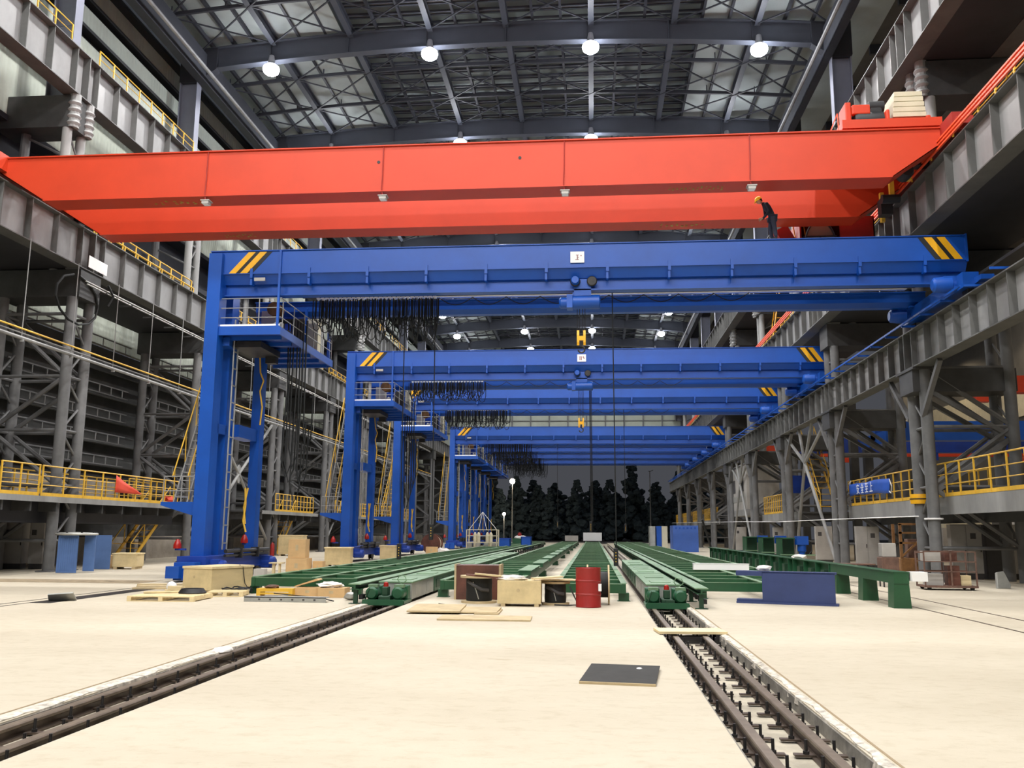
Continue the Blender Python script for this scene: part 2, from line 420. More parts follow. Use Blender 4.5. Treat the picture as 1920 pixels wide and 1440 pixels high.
# roof sheets: pale at both sides, raised grey ventilator strip with slats in the middle
m = MB()
m.box(-25,-14.2,Y0,Y1,30.05,30.2).box(6.4,16.5,Y0,Y1,30.15,30.3)
o = m.build('ceiling','roof_pale',smooth=False); tag(o,'pale roof sheets along both sides of the hall','roof',kind='structure')
o = MB().box(-14.2,6.4,Y0,Y1,31.6,31.75).build('ceiling_ridge','roof_pale',smooth=False); tag(o,'raised grey ventilator roof along the middle of the hall','roof',kind='structure')
o = MB().box(-14.35,-14.2,Y0,Y1,30.2,31.7).box(6.4,6.55,Y0,Y1,30.2,31.7).build('ceiling_kerb','roof_grey',smooth=False); tag(o,'upright kerbs beside the raised ventilator roof','roof',kind='structure')
sl = None
for k in range(2,13):
    lab = 'bank of dark slats under the ridge ventilator, %s bay from the camera'%ORD[max(0,k-2)]
    if sl is None:
        m = MB()
        for j in range(11):
            y=.5+j*1.07; m.prism(((y,30.55),(y+.42,30.75),(y+.42,30.82),(y,30.62)),-14.2,6.4,'X')
            m.box(-14.2,6.4,y+.7,y+.8,30.5,30.62)
        sl = m.build('ceiling_slats','frame_slate',smooth=False); sl.location=(0,YC[k],0); tag(sl,lab,'roof slats','ventilator slats','structure')
    else:
        c = sl.copy(); COL.objects.link(c); c.location=(0,YC[k],0); c['label']=lab
for i,(x,z,l) in enumerate(((-21.6,27.4,'left'),(12.2,27.3,'right'))):
    o = MB().tube((x,Y0,z),(x,Y1,z),.11,8).build('ceiling_pipe','steel_light'); tag(o,'long thin grey pipe under the roof along the %s side'%l,'pipe',kind='structure')
    o = MB().box(x-1.0,x-.5,Y0,Y1,27.2,28.9).build('ceiling_eaves_beam','slate_dark',smooth=False) if l=='left' else MB().box(x+.5,x+.9,Y0,Y1,27.2,28.9).build('ceiling_eaves_beam','slate_dark',smooth=False)
    tag(o,'deep dark eaves beam under the roof along the %s side'%l,'roof beam',kind='structure')

# ---- high bay lamps (one per longitudinal beam position on every frame) with their light
hb = None
def spot(loc, energy, color=(1,.975,.95), size=2.79, blend=.35, rad=.35):
    ld = bpy.data.lights.new('spot_light','SPOT'); ld.energy = energy; ld.color = color; ld.spot_size = size; ld.spot_blend = blend; ld.shadow_soft_size = rad
    o = bpy.data.objects.new('spot_light', ld); COL.objects.link(o); o.location = loc
    return o
def spill(loc, energy):
    ld = bpy.data.lights.new('lamp_spill','POINT'); ld.energy = energy; ld.color = (.93,.95,1.); ld.shadow_soft_size = .4
    o = bpy.data.objects.new('lamp_spill', ld); COL.objects.link(o); o.location = loc
LAMP_W = 4300.
for k in range(0,len(YC)-1):
    for i,x in enumerate((-18.2,-9.0,.08,9.25)):
        z = 28.8 if i in (1,2) else 28.25
        pw = LAMP_W*(1,1,1,1,1,1,.88,.74,.6,.52,.5,.5,.5,.5)[k]
        spot((x,YC[k]-.32,z-.88),pw)
        spill((x,YC[k]-.32,z-.95),pw*.07)
        if k < 3: continue
        lab = 'glowing high bay lamp on the %s roof frame from the camera, %s from the left'%(ORD[k-3],ORD[i])
        if hb is None:
            t = thing('ceiling_lamp',lab,'lamp',(x,YC[k]-.32,z),group='high bay lamps')
            MB().lathe(((.02,.35),(.14,.35),(.18,.1),(.2,-.1),(.3,-.2),(.3,-.24),(.02,-.24)),n=20).build('housing','lamp_shell',t)
            MB().lathe(((.02,-.24),(.3,-.26),(.44,-.36),(.47,-.5),(.42,-.66),(.28,-.78),(.02,-.84)),n=30).build('lens','lamp_glow',t)
            MB().box(-.03,.03,-.03,.28,.3,.4).build('bracket','steel_dark',t)
            hb = t
        else: dup(hb,(x,YC[k]-.32,z),lab)

# ---- pipe lattice columns and runway girders
def lattice(side, k, src=None):
    s = -1 if side=='left' else 1
    lab = 'grey lattice column of round pipes on the %s side, %s from the camera'%(side,ORD[k-3])
    xi = -21.3 if s<0 else 12.3
    if src is not None: return dup(src,(xi,YC[k],0),lab)
    t = thing('lattice_column',lab,'column',(xi,YC[k],0),group='lattice columns on the %s side'%side,kind='structure')
    d = 3.0*s
    for x,y in ((0,-.62),(0,.62),(d,-.62),(d,.62)):
        MB().tube((x,y,0),(x,y,11.1),.215,14).build('pipe','steel',t)
    m = MB()
    zs=[1.2,3.4,5.6,7.8,10.4]
    for i,z in enumerate(zs):
        for y in (-.62,.62): m.tube((0,y,z),(d,y,z),.07,6)
        for x in (0,d): m.tube((x,-.62,z),(x,.62,z),.06,6)
        if i+1 < len(zs):
            z2=zs[i+1]
            for y in (-.62,.62): m.tube((0 if i%2 else d,y,z),(d if i%2 else 0,y,z2),.09,6)
            zm = (z+z2)/2
            for x in (0,d): m.tube((x,-.62,z),(x,.62,zm),.05,6); m.tube((x,.62,zm),(x,-.62,z2),.05,6)
    m.build('bracing','steel',t)
    MB().box(min(-.35*s,d+.4*s),max(-.35*s,d+.4*s),-.75,.75,11.1,12.25).build('head_beam','steel_dark',t,smooth=False)
    MB().box(-.3,.3,-.85,.85,12.25,12.3).box(-.32,.32,-.95,.95,0,.05).build('cap_plate','steel',t,smooth=False)
    # upper shaft
    for y in (-.5,.5):
        MB().tube((s*1.0,y,12.2),(s*1.0,y,18.6),.2,12).build('upper_pipe','steel_light',t)
    m = MB()
    for i in range(5):
        z=12.6+i*1.2; m.tube((s*1.0,-.5,z),(s*1.0,.5,z),.05,6); m.tube((s*1.0,-.5 if i%2 else .5,z),(s*1.0,.5 if i%2 else -.5,z+1.2),.05,6)
        m.tube((s*1.0,0,z),(s*3.2,0,z+1.1),.06,6)
    m.tube((s*3.2,0,12.2),(s*3.2,0,18.6),.2,10)
    m.build('upper_bracing','steel',t)
    MB().box(min(s*.7,s*4.2),max(s*.7,s*4.2),-.7,.7,18.6,20.05).build('upper_head_beam','steel_dark',t,smooth=False)
    m = MB()
    for y in (-.5,.5):
        for j in range(4): m.lathe(((.24,0),(.3,.1),(.24,.2)),(s*.75,y,18.7+j*.3),n=10)
        m.tube((s*.75,y,18.6),(s*.75,y,20.1),.23,10)
    m.build('collar','steel_light',t)
    return t
LL = RR = None
for k in range(3,len(YC)-1):
    if LL is None: LL = lattice('left',k); RR = lattice('right',k)
    else: lattice('left',k,LL); lattice('right',k,RR)

def girder_bay(name, L, h, fw, facing, nst=7):
    """one span of a welded plate girder; facing = +1 when the hall lies on +x"""
    t = thing(name,'','girder',kind='structure')
    MB().box(-.02,.02,0,L,.04,h-.04).build('web','girder_web',t,smooth=False)
    MB().box(-fw/2,fw/2,0,L,0,.04).box(-fw/2,fw/2,0,L,h-.04,h).build('flange','girder_flange',t,smooth=False)
    m = MB()
    for j in range(nst):
        y = (j+.5)*L/nst
        m.box(-fw/2+.04,fw/2-.04,y-.02,y+.02,.04,h-.04)
    m.box(-fw/2,fw/2,.0,.06,.04,h-.04)
    m.build('stiffener','girder_flange',t,smooth=False)
    MB().box(-.06,.06,0,L,h,h+.12).build('crane_rail','dark_metal',t,smooth=False)
    return t
def runway(name, x, z, h, fw, where, ks, nst=7):
    src = None
    for k in ks:
        lab = 'grey %s, %s span from the camera'%(where,ORD[k-ks[0]])
        if src is None:
            src = girder_bay(name,11.8,h,fw,1,nst); src['label']=lab; src['group']=where+' spans'; src.location=(x,YC[k],z)
        else: dup(src,(x,YC[k],z),lab)
    return src
KS = list(range(1,13))
runway('runway_girder',-21.2,12.3,1.72,.62,'middle crane runway girder on the left side',KS)
runway('runway_girder',11.75,12.3,1.72,.62,'right runway girder carrying the red crane',KS)
runway('runway_girder',-22.2,20.1,2.05,.7,'topmost runway girder on the left side',KS)
runway('runway_girder',12.7,20.1,2.05,.7,'topmost runway girder on the right side',KS)
runway('runway_girder',12.15,7.8,1.42,.6,'low right runway girder carrying the blue cranes',KS,9)
runway('runway_girder',16.0,20.1,2.05,.7,'outer topmost girder on the right side',KS)
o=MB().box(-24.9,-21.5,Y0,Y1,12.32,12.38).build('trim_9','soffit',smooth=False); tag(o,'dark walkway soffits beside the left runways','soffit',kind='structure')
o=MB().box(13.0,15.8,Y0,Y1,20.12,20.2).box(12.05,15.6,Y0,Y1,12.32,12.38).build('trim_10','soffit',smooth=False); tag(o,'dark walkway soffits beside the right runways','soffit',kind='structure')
# bracket heads under the low right runway
bh = None
for k in range(2,len(YC)-1):
    lab = 'dark steel bracket under the low right runway at the %s column'%ORD[k-2]
    if bh is None:
        t = thing('runway_bracket',lab,'bracket',(12.15,YC[k],0),group='brackets under the low right runway',kind='structure')
        MB().box(-.3,3.4,-.7,.7,6.9,7.75).box(-.35,.35,-.95,.95,7.72,7.8).build('bracket_beam','steel_dark',t,smooth=False)
        m = MB()
        for sy in (-1,1):
            m.bar((0,sy*.7,6.0),(0,sy*2.6,7.75),.16); m.bar((.2,sy*.6,7.0),(3.1,sy*.6,5.2),.16); m.bar((.2,sy*.6,3.2),(3.1,sy*.6,5.2),.18)
        m.build('knee_brace','steel',t,smooth=False)
        bh = t
    else: dup(bh,(12.15,YC[k],0),lab)
# star brace between two right columns, cross brace between two left columns
def pipe_brace(name,label,x,pts,plate):
    t = thing(name,label,'brace',(x,plate[0],plate[1]),kind='structure')
    for y,z in pts: MB().tube((0,0,0),(0,y-plate[0],z-plate[1]),.09,8).build('brace_pipe','steel_light',t)
    MB().lathe(((.02,-.03),(.28,-.03),(.28,.03),(.02,.03)),axis='X',n=16).build('gusset','steel_light',t).scale=(1,1,2.0)
    return t
pipe_brace('star_brace','pale star shaped pipe brace meeting at an oval plate between right columns',12.25,((46.9,7.8),(50.5,8.0),(53.9,8.0),(57.1,7.6),(47.0,.3),(55.9,.3)),(52.7,5.7))
pipe_brace('star_brace','second pale star brace farther down between the right columns',12.25,((70.5,7.8),(74,8),(77.6,8),(80.7,7.6),(70.6,.3),(80.5,.3)),(75.7,5.7))
pipe_brace('cross_brace','pale crossed pipe brace seen behind the first blue gantry legs',-21.3,((46.9,8.6),(57.2,8.6),(46.9,1.0),(57.2,1.0)),(52.0,5.0))
pipe_brace('cross_brace','pale crossed pipe brace between left columns behind the second gantry',-21.3,((70.5,8.6),(80.8,8.6),(70.5,1.0),(80.8,1.0)),(75.7,5.0))
# ================================================================== BLUE SEMI-GANTRY CRANES
def girder_profile(m, y0, x0, x1, zt=11.6):
    # upper box, sloping belly, bottom I beam
    m.prism(((y0,zt),(y0,zt-.83),(y0+.24,zt-1.17),(y0+.56,zt-1.17),(y0+.8,zt-.83),(y0+.8,zt)),x0,x1,'X')
    m.box(x0,x1,y0-.05,y0+.85,zt,zt+.03).box(x0,x1,y0-.03,y0+.83,zt-.85,zt-.82)
    m.box(x0,x1,y0+.37,y0+.43,zt-1.55,zt-1.17).box(x0,x1,y0+.2,y0+.6,zt-1.6,zt-1.55)
def hatch(parent, xa, xb, d):
    for j in range(2):
        m = MB(); o = j*.42*(1 if d>0 else 1)
        m.prism(((xa+o,10.79),(xa+o+.26,10.79),(xb+o+.26,11.57),(xb+o,11.57)),-.012,.0,'Y'); m.build('stripe','yellow_deep',parent,smooth=False)
        m = MB(); q = .26 if d>0 else -.2
        m.prism(((xa+o+q,10.79),(xa+o+q+.2,10.79),(xb+o+q+.2,11.57),(xb+o+q,11.57)),-.009,.0,'Y'); m.build('stripe','black',parent,smooth=False)
def make_gantry(lab, Y):
    t = thing('gantry_crane',lab,'gantry crane',(0,Y,0),group='blue semi gantry cranes')
    m = MB(); girder_profile(m,0,-13.7,12.55); m.box(12.5,12.56,-.06,.86,10.7,11.66)
    g = m.build('girder','blue',t,smooth=False)
    for k in range(12):
        if k==0: lug=MB().box(0,.1,-.04,.0,10.6,10.95).box(0,.08,0.,.24,10.35,10.7).build('lug','blue',g,smooth=False); c=lug
        else: c=lug.copy(); COL.objects.link(c)
        c.location=(-12.2+k*2.12,0,0)
    hatch(t,-13.0,-12.3,1); hatch(t,11.72,11.18,-1)
    o = B(-12.05,-11.65,.0,.05,10.5,10.62).build('floodlight','grey_cab',t,smooth=False)
    # rear tie girder, pale cable track
    m = MB(); m.prism(((3.2,10.5),(3.2,10.15),(3.35,9.98),(3.65,9.98),(3.8,10.15),(3.8,10.5)),-13.2,12.3,'X'); m.box(-13.2,12.3,3.1,3.9,10.5,10.53)
    m.build('rear_girder','blue',t,smooth=False)
    m = MB(); m.box(-10.6,11.6,3.0,3.3,10.62,10.84)
    for k in range(10): m.box(-10+k*2.3,-9.95+k*2.3,3.29,3.35,10.5,10.8)
    m.build('cable_track','white_plate',t,smooth=False)
    # end carriage on the low runway
    m = MB(); m.box(11.85,12.35,-1.2,4.4,9.5,10.0); m.box(11.7,12.5,.0,.8,9.95,10.05); m.box(11.7,12.5,3.1,3.8,9.95,10.0)
    c = m.build('end_carriage','blue',t,smooth=False)
    for y in (-.8,4.0):
        MB().lathe(((.02,-.09),(.27,-.09),(.27,-.06),(.23,-.05),(.23,.05),(.27,.06),(.27,.09),(.02,.09)),(12.15,y,9.57),'X',20).build('wheel','dark_metal',c)
    for y in (-.55,3.75):
        m = MB(); m.lathe(((.02,-.42),(.16,-.42),(.24,-.36),(.27,-.1),(.27,.16),(.2,.2),(.2,.3),(.02,.3)),(11.55,y,9.75),'X',18)
        m.box(11.45,11.85,y-.18,y+.18,9.55,10.0)
        m.build('travel_motor','blue',c)
    MB().box(12.2,13.0,-1.45,-1.2,9.6,9.8).box(12.2,12.6,-1.7,-1.45,9.62,9.78).build('buffer','blue',c,smooth=False)
    # legs at the left
    B(-13.68,-13.2,-.2,.4,.75,11.5).build('leg','blue',t,smooth=False)
    B(-13.62,-13.2,1.0,1.6,.75,10.4).build('leg','blue',t,smooth=False)
    B(-13.22,-12.86,3.4,3.85,.75,10.0).build('leg','blue',t,smooth=False)
    B(-13.5,-12.95,1.6,3.5,5.05,5.5).build('cross_beam','blue',t,smooth=False); B(-13.5,-12.95,.3,1.1,8.2,8.5).build('cross_beam','blue',t,smooth=False); B(-13.6,-13.2,.3,1.1,5.05,5.4).build('cross_beam','blue',t,smooth=False)
    b = B(-13.75,-12.75,-1.0,4.7,.34,.8).build('ground_beam','blue_deck',t,smooth=False)
    for y in (-.75,4.4):
        MB().lathe(((.02,-.1),(.3,-.1),(.3,-.07),(.25,-.06),(.25,.06),(.3,.07),(.3,.1),(.02,.1)),(-13.1,y,.3),'X',20).build('wheel','dark_metal',b)
    for y in (-.5,4.2):
        m = MB(); m.lathe(((.02,-.35),(.15,-.35),(.22,-.3),(.22,.2),(.15,.25),(.02,.25)),(-12.5,y,.45),'X',16); m.box(-12.85,-12.45,y-.2,y+.2,.28,.7)
        m.build('drive_motor','blue_deck',b)
    MB().box(-13.6,-12.9,-1.5,-1.05,.05,.62).box(-13.75,-13.3,-1.75,-1.5,.12,.5).build('buffer','blue',b,smooth=False)
    m = MB(); m.tube((-12.6,.2,.95),(-12.6,4.3,.95),.07,8); m.tube((-12.62,.2,.8),(-12.62,4.3,.8),.05,8); m.box(-12.8,-12.5,1.4,1.5,.7,1.05); m.box(-12.8,-12.5,3.0,3.1,.7,1.05)
    m.build('cable_bundle','black',b)
    for x,y,z in ((-13.95,-.6,1.05),(-12.95,2.7,1.2)):
        m = MB(); m.lathe(((.02,0),(.13,0),(.13,.12),(.1,.2),(.05,.3),(.02,.31)),(x,y,z),n=14); bo=m.build('beacon','beacon',t); B(x-.06,x+.3 if x<-13.5 else x+.06,y-.05,y+.05,z-.06,z).build('beacon_bracket','blue_deck',bo,smooth=False)
    # platform with railing and switch gear
    p = B(-13.5,-11.0,-.05,6.3,8.55,8.62).build('platform_deck','blue_deck',t,smooth=False)
    m = MB(); m.box(-13.5,-11,-.1,-.05,8.5,8.82).box(-11.0,-10.95,-.1,6.3,8.5,8.78).box(-13.5,-11,6.3,6.35,8.5,8.78)
    for k in range(6): m.box(-13.4,-11.1,k*1.1+.4,k*1.1+.5,8.42,8.55)
    m.build('edge_beam','blue',p,smooth=False)
    B(-13.45,-11.02,-.03,.0,8.82,8.9).build('toe_board','white',p,smooth=False)
    m = MB()
    for z in (9.15,9.5,9.85):
        m.tube((-13.2,0,z),(-11.0,0,z),.018,6); m.tube((-11.0,0,z),(-11.0,6.2,z),.018,6)
    for x in (-11.8,): m.tube((x,0,8.8),(x,0,9.85),.02,6)
    for k in range(6): m.tube((-11,.2+k*1.2,8.8),(-11,.2+k*1.2,9.85),.02,6)
    m.build('railing','steel_light',p)
    for q in ((-11.13,-11.05,-.08,.0,8.6,11.6),(-11.1,-11.0,2.9,3.0,8.6,10.2),(-11.1,-11.0,5.9,6.0,8.6,10.0)): B(*q).build('hanger','blue',t,smooth=False)
    for x,y,w,h,mm in ((-12.6,2.3,.55,1.35,'grey_cab'),(-11.6,3.0,.5,1.2,'dark_metal'),(-11.55,4.3,.55,1.5,'cream'),(-12.5,4.6,.6,1.4,'blue_deck')):
        B(x,x+w,y,y+.4,8.62,8.62+h).build('control_cabinet',mm,p,smooth=False)
    m = MB(); m.lathe(((.02,-.2),(.27,-.2),(.27,-.16),(.15,-.15),(.15,.15),(.27,.16),(.27,.2),(.02,.2)),(-11.9,1.9,9.9),'Y',18)
    m.build('cable_reel','machinery',p)
    MB().tube((-12.5,.5,8.62),(-12.5,.5,9.95),.09,10).build('standpipe','steel_light',p); B(-12.0,-11.2,1.4,1.8,8.62,9.0).build('tool_chest','dark_metal',p,smooth=False)
    for x in (-11.5,-11.3): MB().lathe(((.02,0),(.1,0),(.1,.5),(.02,.55)),(x,.9,8.62),n=10).build('gas_bottle','steel_light',p)
    m = MB(); m.box(-13.0,-11.9,.6,2.6,8.2,8.42); m.box(-12.4,-12.0,2.4,2.7,7.95,8.25)
    m.build('hoist_service_box','dark_metal',p,smooth=False)
    # small landing and yellow ship ladder left of the leg
    l = MB().box(-14.9,-13.7,-.1,1.2,2.5,2.62).prism(((-14.9,2.5),(-13.7,2.15),(-13.7,2.5)),-.1,-.04,'Y').build('landing','blue',t,smooth=False)
    m = MB()
    for z in (3.0,3.5): m.tube((-14.85,-.05,z),(-13.75,-.05,z),.02,6)
    for x in (-14.85,-14.2): m.tube((x,-.05,2.6),(x,-.05,3.5),.02,6)
    m.build('landing_rail','steel_light',l)
    m = MB()
    for x in (-14.75,-14.25): m.bar((x,.6,2.6),(x,3.6,8.6),.05,.16)
    for k in range(20): m.box(-14.75,-14.25,.6+k*.15,.72+k*.15,2.8+k*.3,2.83+k*.3)
    la = m.build('ladder','steel_light',t,smooth=False)
    m = MB()
    for x in (-14.78,-14.22):
        m.path([(x,.4,3.5),(x,3.4,9.5)],.025,6)
        for k in range(5): m.tube((x,.6+k*.7,2.7+k*1.4),(x,.55+k*.7,3.8+k*1.4),.02,6)
    m.build('ladder_rail','yellow',la)
    m = MB()
    for k in range(14): m.box(-12.88,-12.85,.5,.9,1.2+k*.62,1.24+k*.62)
    m.box(-12.88,-12.84,.5,.54,1,9.2).box(-12.88,-12.84,.86,.9,1,9.2)
    m.build('rung_ladder','steel_light',t,smooth=False)
    # orange hoses wound round the rear leg
    m = MB()
    m.path([(-12.7,2.6,8.3),(-12.6,2.5,7.6),(-12.5,2.6,7.3),(-12.62,2.6,6.9),(-12.5,2.6,6.3),(-12.55,2.6,5.6)],.03,6)
    m.build('orange_hose','yellow',t); m = MB()
    m.path([(-12.7,1.9,3.2),(-12.66,1.9,2.6),(-12.72,1.9,2.0),(-12.6,1.9,1.6)],.035,6); m.path([(-12.6,1.9,3.2),(-12.72,1.9,2.5),(-12.64,1.9,1.9)],.03,6)
    m.build('orange_hose','yellow',t)
    return t
GY = [29.8,48.0,60.2,84.5,92.8,101.1,109.4]
GLAB = ['first and largest looking blue gantry crane, with a worker standing on its girder',
 'second blue gantry crane from the camera, carrying its own hoist and plate',
 'third blue gantry crane, close behind the second one',
 'fourth blue gantry crane, first of the tightly parked far group',
 'fifth blue gantry crane, parked right behind the fourth','sixth blue gantry crane, last but one of the far group',
 'seventh blue gantry crane, farthest one before the open end']
G1 = make_gantry(GLAB[0],GY[0])
for y,l in zip(GY[1:],GLAB[1:]): dup(G1,(0,y,0),l)
# number plates on the girders
def crane_plate(x,y,lab,bars):
    t = thing('sign_plate',lab,'sign',(x,y,11.12))
    B(-.24,.24,-.02,.0,-.2,.2).build('plate','white_plate',t,smooth=False)
    m = MB()
    for (a,b,c,d) in bars: m.box(a,b,-.024,-.02,c,d)
    m.build('lettering','sign_ink',t,smooth=False)
crane_plate(-.47,29.77,'small white number plate in the middle of the first blue girder',((-.05,.05,.06,.085),(-.015,.02,-.09,.06),(-.07,.05,-.1,-.08),(.0,.06,-.02,.0),(.11,.15,.03,.07)))
crane_plate(-.55,47.97,'small white number plate in the middle of the second blue girder',((-.15,.02,.06,.085),(-.12,-.07,-.12,.06),(-.04,.01,-.12,.06),(.06,.12,.0,.1),(.1,.16,-.06,.02)))

# ---- hoists
def make_hoist(lab, loc, drop):
    t = thing('hoist',lab,'hoist',loc)
    MB().lathe(((.02,-.32),(.22,-.32),(.25,-.28),(.25,.62),(.22,.66),(.02,.66)),(-.25,.0,9.62),'X',22).build('drum_case','blue',t)
    MB().lathe(((.02,-.42),(.14,-.42),(.2,-.36),(.2,0),(.02,.0)),(-.6,.0,9.6),'X',18).box(-.75,-.55,-.24,.24,9.38,9.85).build('motor','blue',t)
    MB().box(-.5,.1,-.2,-.16,9.8,10.4).box(-.5,.1,.16,.2,9.8,10.4).box(-.55,-.1,-.12,.12,9.8,9.95).build('trolley_plate','blue',t,smooth=False)
    for x in (-.45,.13):
        MB().lathe(((.02,-.05),(.15,-.05),(.18,-.02),(.18,.03),(.02,.03)),(x,-.26,10.3),'Y',18).build('trolley_wheel','dark_metal',t)
    MB().lathe(((.02,-.2),(.12,-.2),(.15,-.15),(.15,.05),(.02,.05)),(-.45,-.3,10.3),'Y',16).build('trolley_motor','blue',t)
    m = MB()
    for dx in (-.14,-.06,.05,.13): m.tube((-.25+dx,.0,9.4),(-.25+dx,0,9.4-drop),.012,5)
    m.build('rope','black',t)
    hk = MB()
    for dx in (-.14,.13):
        hk.prism(((-.05,.3),(.05,.3),(.09,.1),(.09,-.25),(.03,-.32),(-.05,-.32),(-.09,-.2),(-.09,.1)),-.25+dx-.05,-.25+dx+.05,'X')
    hk.box(-.34,-.16,-.08,.08,-.12,.06)
    hk.v = [(-.25+(x+.25)*.82,y*.82,z*.85+9.35-drop) for x,y,z in hk.v]
    h = hk.build('hook_block','yellow_deep',t,smooth=False)
    z = 9.35-drop
    m = MB(); m.tube((-.25,0,z-.12),(-.25,0,z-.3),.035,8)
    m.path([(-.25+.11*math.sin(a),0,z-.42+.11*math.cos(a)) for a in [i*.42 for i in range(12)]],.03,8)
    m.build('hook','dark_metal',h)
    return t
make_hoist('blue wire rope hoist with yellow hook block hanging high under the first girder',(-.1,30.2,0),1.0)
make_hoist('blue wire rope hoist hanging under the second blue gantry girder',(-.35,48.4,0),1.75)

# ---- festoon cables: dark loops hanging from runners under the rear of each crane
def festoon(lab, Y, x0, n, dz, far=False):
    t = thing('festoon_cable',lab,'cable festoon',(0,Y,0),group='bunched crane festoon cables')
    rr = random.Random(int(Y*10)); 
    B(x0-.6,11.4,-.03,.03,10.28,10.34).build('runner_track','steel_dark',t,smooth=False)
    for i in range(n):
        x = x0+i*.17
        if not far or i%2==0: MB().prism(((x-.06,.0),(x+.06,.0),(x+.05,-.07),(x,-.1),(x-.05,-.07)),-.05,.05,'Y').build('runner','white',t,smooth=False).location=(0,0,10.28)
        m = MB()
        for j in range(3):
            d = dz*rr.uniform(.5,1.1); w = rr.uniform(.1,.24); yy = (j-1)*.1
            m.path([(x-w,yy,10.2),(x-w*1.05,yy,10.2-d*.7),(x-w*.6,yy,10.2-d*.94),(x,yy,10.2-d),(x+w*.6,yy,10.2-d*.94),(x+w*1.05,yy,10.2-d*.7),(x+w,yy,10.2)],.019,5)
        m.build('cable_loop','rubber',t)
    # the slack long loops stretched out towards the hoist
    m = MB(); xa = x0+n*.17
    for k in range(9):
        a = xa+k*1.25; m.path([(a+1.25*s, -.05, 10.2-.28*math.sin(PI*s)) for s in [q/8. for q in range(9)]],.017,5)
    m.build('stretched_cable','rubber',t)
    return t
festoon('dark bunched festoon cable loops beside the platform of the first blue gantry',31.5,-10.2,27,1.6)
festoon('dark festoon cable loops with white runners on the second blue gantry',50.2,-10.4,25,1.1)
festoon('dark festoon cable loops with white runners on the third blue gantry',62.4,-10.3,26,1.3)
festoon('dark festoon cable loops on the fourth blue gantry',86.7,-10.4,26,1.8,True)
festoon('dark festoon cable loops on the fifth blue gantry',95.0,-10.4,26,1.8,True)
festoon('dark festoon cable loops on the sixth blue gantry',103.3,-10.2,26,1.9,True)
festoon('dark festoon cable loops on the seventh blue gantry',111.6,-9.8,24,1.9,True)
# ---- control pendants and loose cables hanging down
def pendant(lab, x, y, zt, zb, n=1, box=True, dx=.05):
    t = thing('control_pendant',lab,'control pendant',(x,y,zb))
    m = MB()
    for i in range(n):
        m.path([(i*dx,0,zt-zb),(i*dx+.02,.0,(zt-zb)*.5),(i*dx+.04,0,.25)],.022,6)
    m.build('pendant_cable','rubber',t)
    if box:
        MB().box(-.06,.1,-.06,.06,-.35,.25).build('handset','black',t,smooth=False,bevel=.02)
        m = MB()
        for k in range(4): m.lathe(((.02,-.08),(.02,-.06)),(.02,0,-.2+k*.1),'Y',8)
        m.build('button','yellow',t)
pendant('long black control pendant cable hanging left of the right cart track',.75,31.,10.3,.9)
pendant('thin black pendant cable hanging behind the pale cable drum boards',-7.43,34.,10.3,.95)
pendant('black pendant cable hanging between first and second gantry legs',-6.2,34.,10.3,1.7)
pendant('pair of black pendant cables hanging from the second gantry hoist',-.14,49.,9.6,2.0,3)
pendant('thin black pendant cable hanging far down the middle of the hall',2.2,62.,10.2,2.0)
pendant('thin black pendant cable under the far parked gantries',-3.4,86,10.2,2.4)
t = thing('hanging_hose','black hoses draped in long loops from the first gantry platform','hose',(-11.2,32.2,0))
for i in range(7):
    rr=random.Random(i+40); m=MB(); x=-.35+i*.12; zb=2.6+rr.uniform(0,2.2)
    m.path([(x,0,9.6),(x+rr.uniform(-.05,.05),.1,7),(x+rr.uniform(-.08,.08),.1,zb+.7),(x+.12,.1,zb),(x+.3,.12,zb+.5),(x+.33,.12,zb+2.2)],.028,6); m.build('hose_loop','rubber',t)
t = thing('hanging_hose','black hoses hanging in loops behind the second gantry platform','hose',(-11.0,52.5,0))
for i in range(5):
    m=MB(); x=-.3+i*.14; zb=2.8+.5*i
    m.path([(x,0,9.4),(x,.1,6.5),(x+.05,.1,zb+.5),(x+.15,.1,zb),(x+.3,.1,zb+.6),(x+.3,.1,7)],.03,6); m.build('hose_loop','rubber',t)

# ================================================================== RED OVERHEAD CRANE
RY = 28.5
t = RC = thing('overhead_crane','long red orange double girder overhead crane spanning the hall above the blue gantries','overhead crane',(-4.7,RY,13.2))
def redgirder(y0, y1, name):
    m = MB()
    poly=((-21.35,14.85),(-21.35,14.4),(-19.45,13.22),(9.85,13.22),(11.6,14.4),(11.6,14.85))
    m.prism(poly,y0,y0+.02,'Y'); m.prism(poly,y1-.02,y1,'Y')
    m.prism(((-19.45,13.2),(9.85,13.2),(9.85,13.23),(-19.45,13.23)),y0-.06,y1+.06,'Y')
    m.prism(((-21.4,14.85),(11.65,14.85),(11.65,14.89),(-21.4,14.89)),y0-.06,y1+.06,'Y')
    m.prism(((-21.35,14.4),(-19.45,13.22),(-19.45,13.25),(-21.35,14.44)),y0,y1,'Y'); m.prism(((9.85,13.22),(11.6,14.4),(11.6,14.44),(9.85,13.25)),y0,y1,'Y')
    return m.build(name,'red',t,world=True,smooth=False)
g1 = redgirder(RY,RY+.85,'front_girder'); g2 = redgirder(RY+3.7,RY+4.55,'rear_girder')
m = MB()
for x in (-7.3,-2.39): m.lathe(((.005,-.012),(.055,-.012),(.055,.0),(.005,0)),(x,RY,14.29),'Y',14)
m.build('lifting_hole','black',t,world=True)
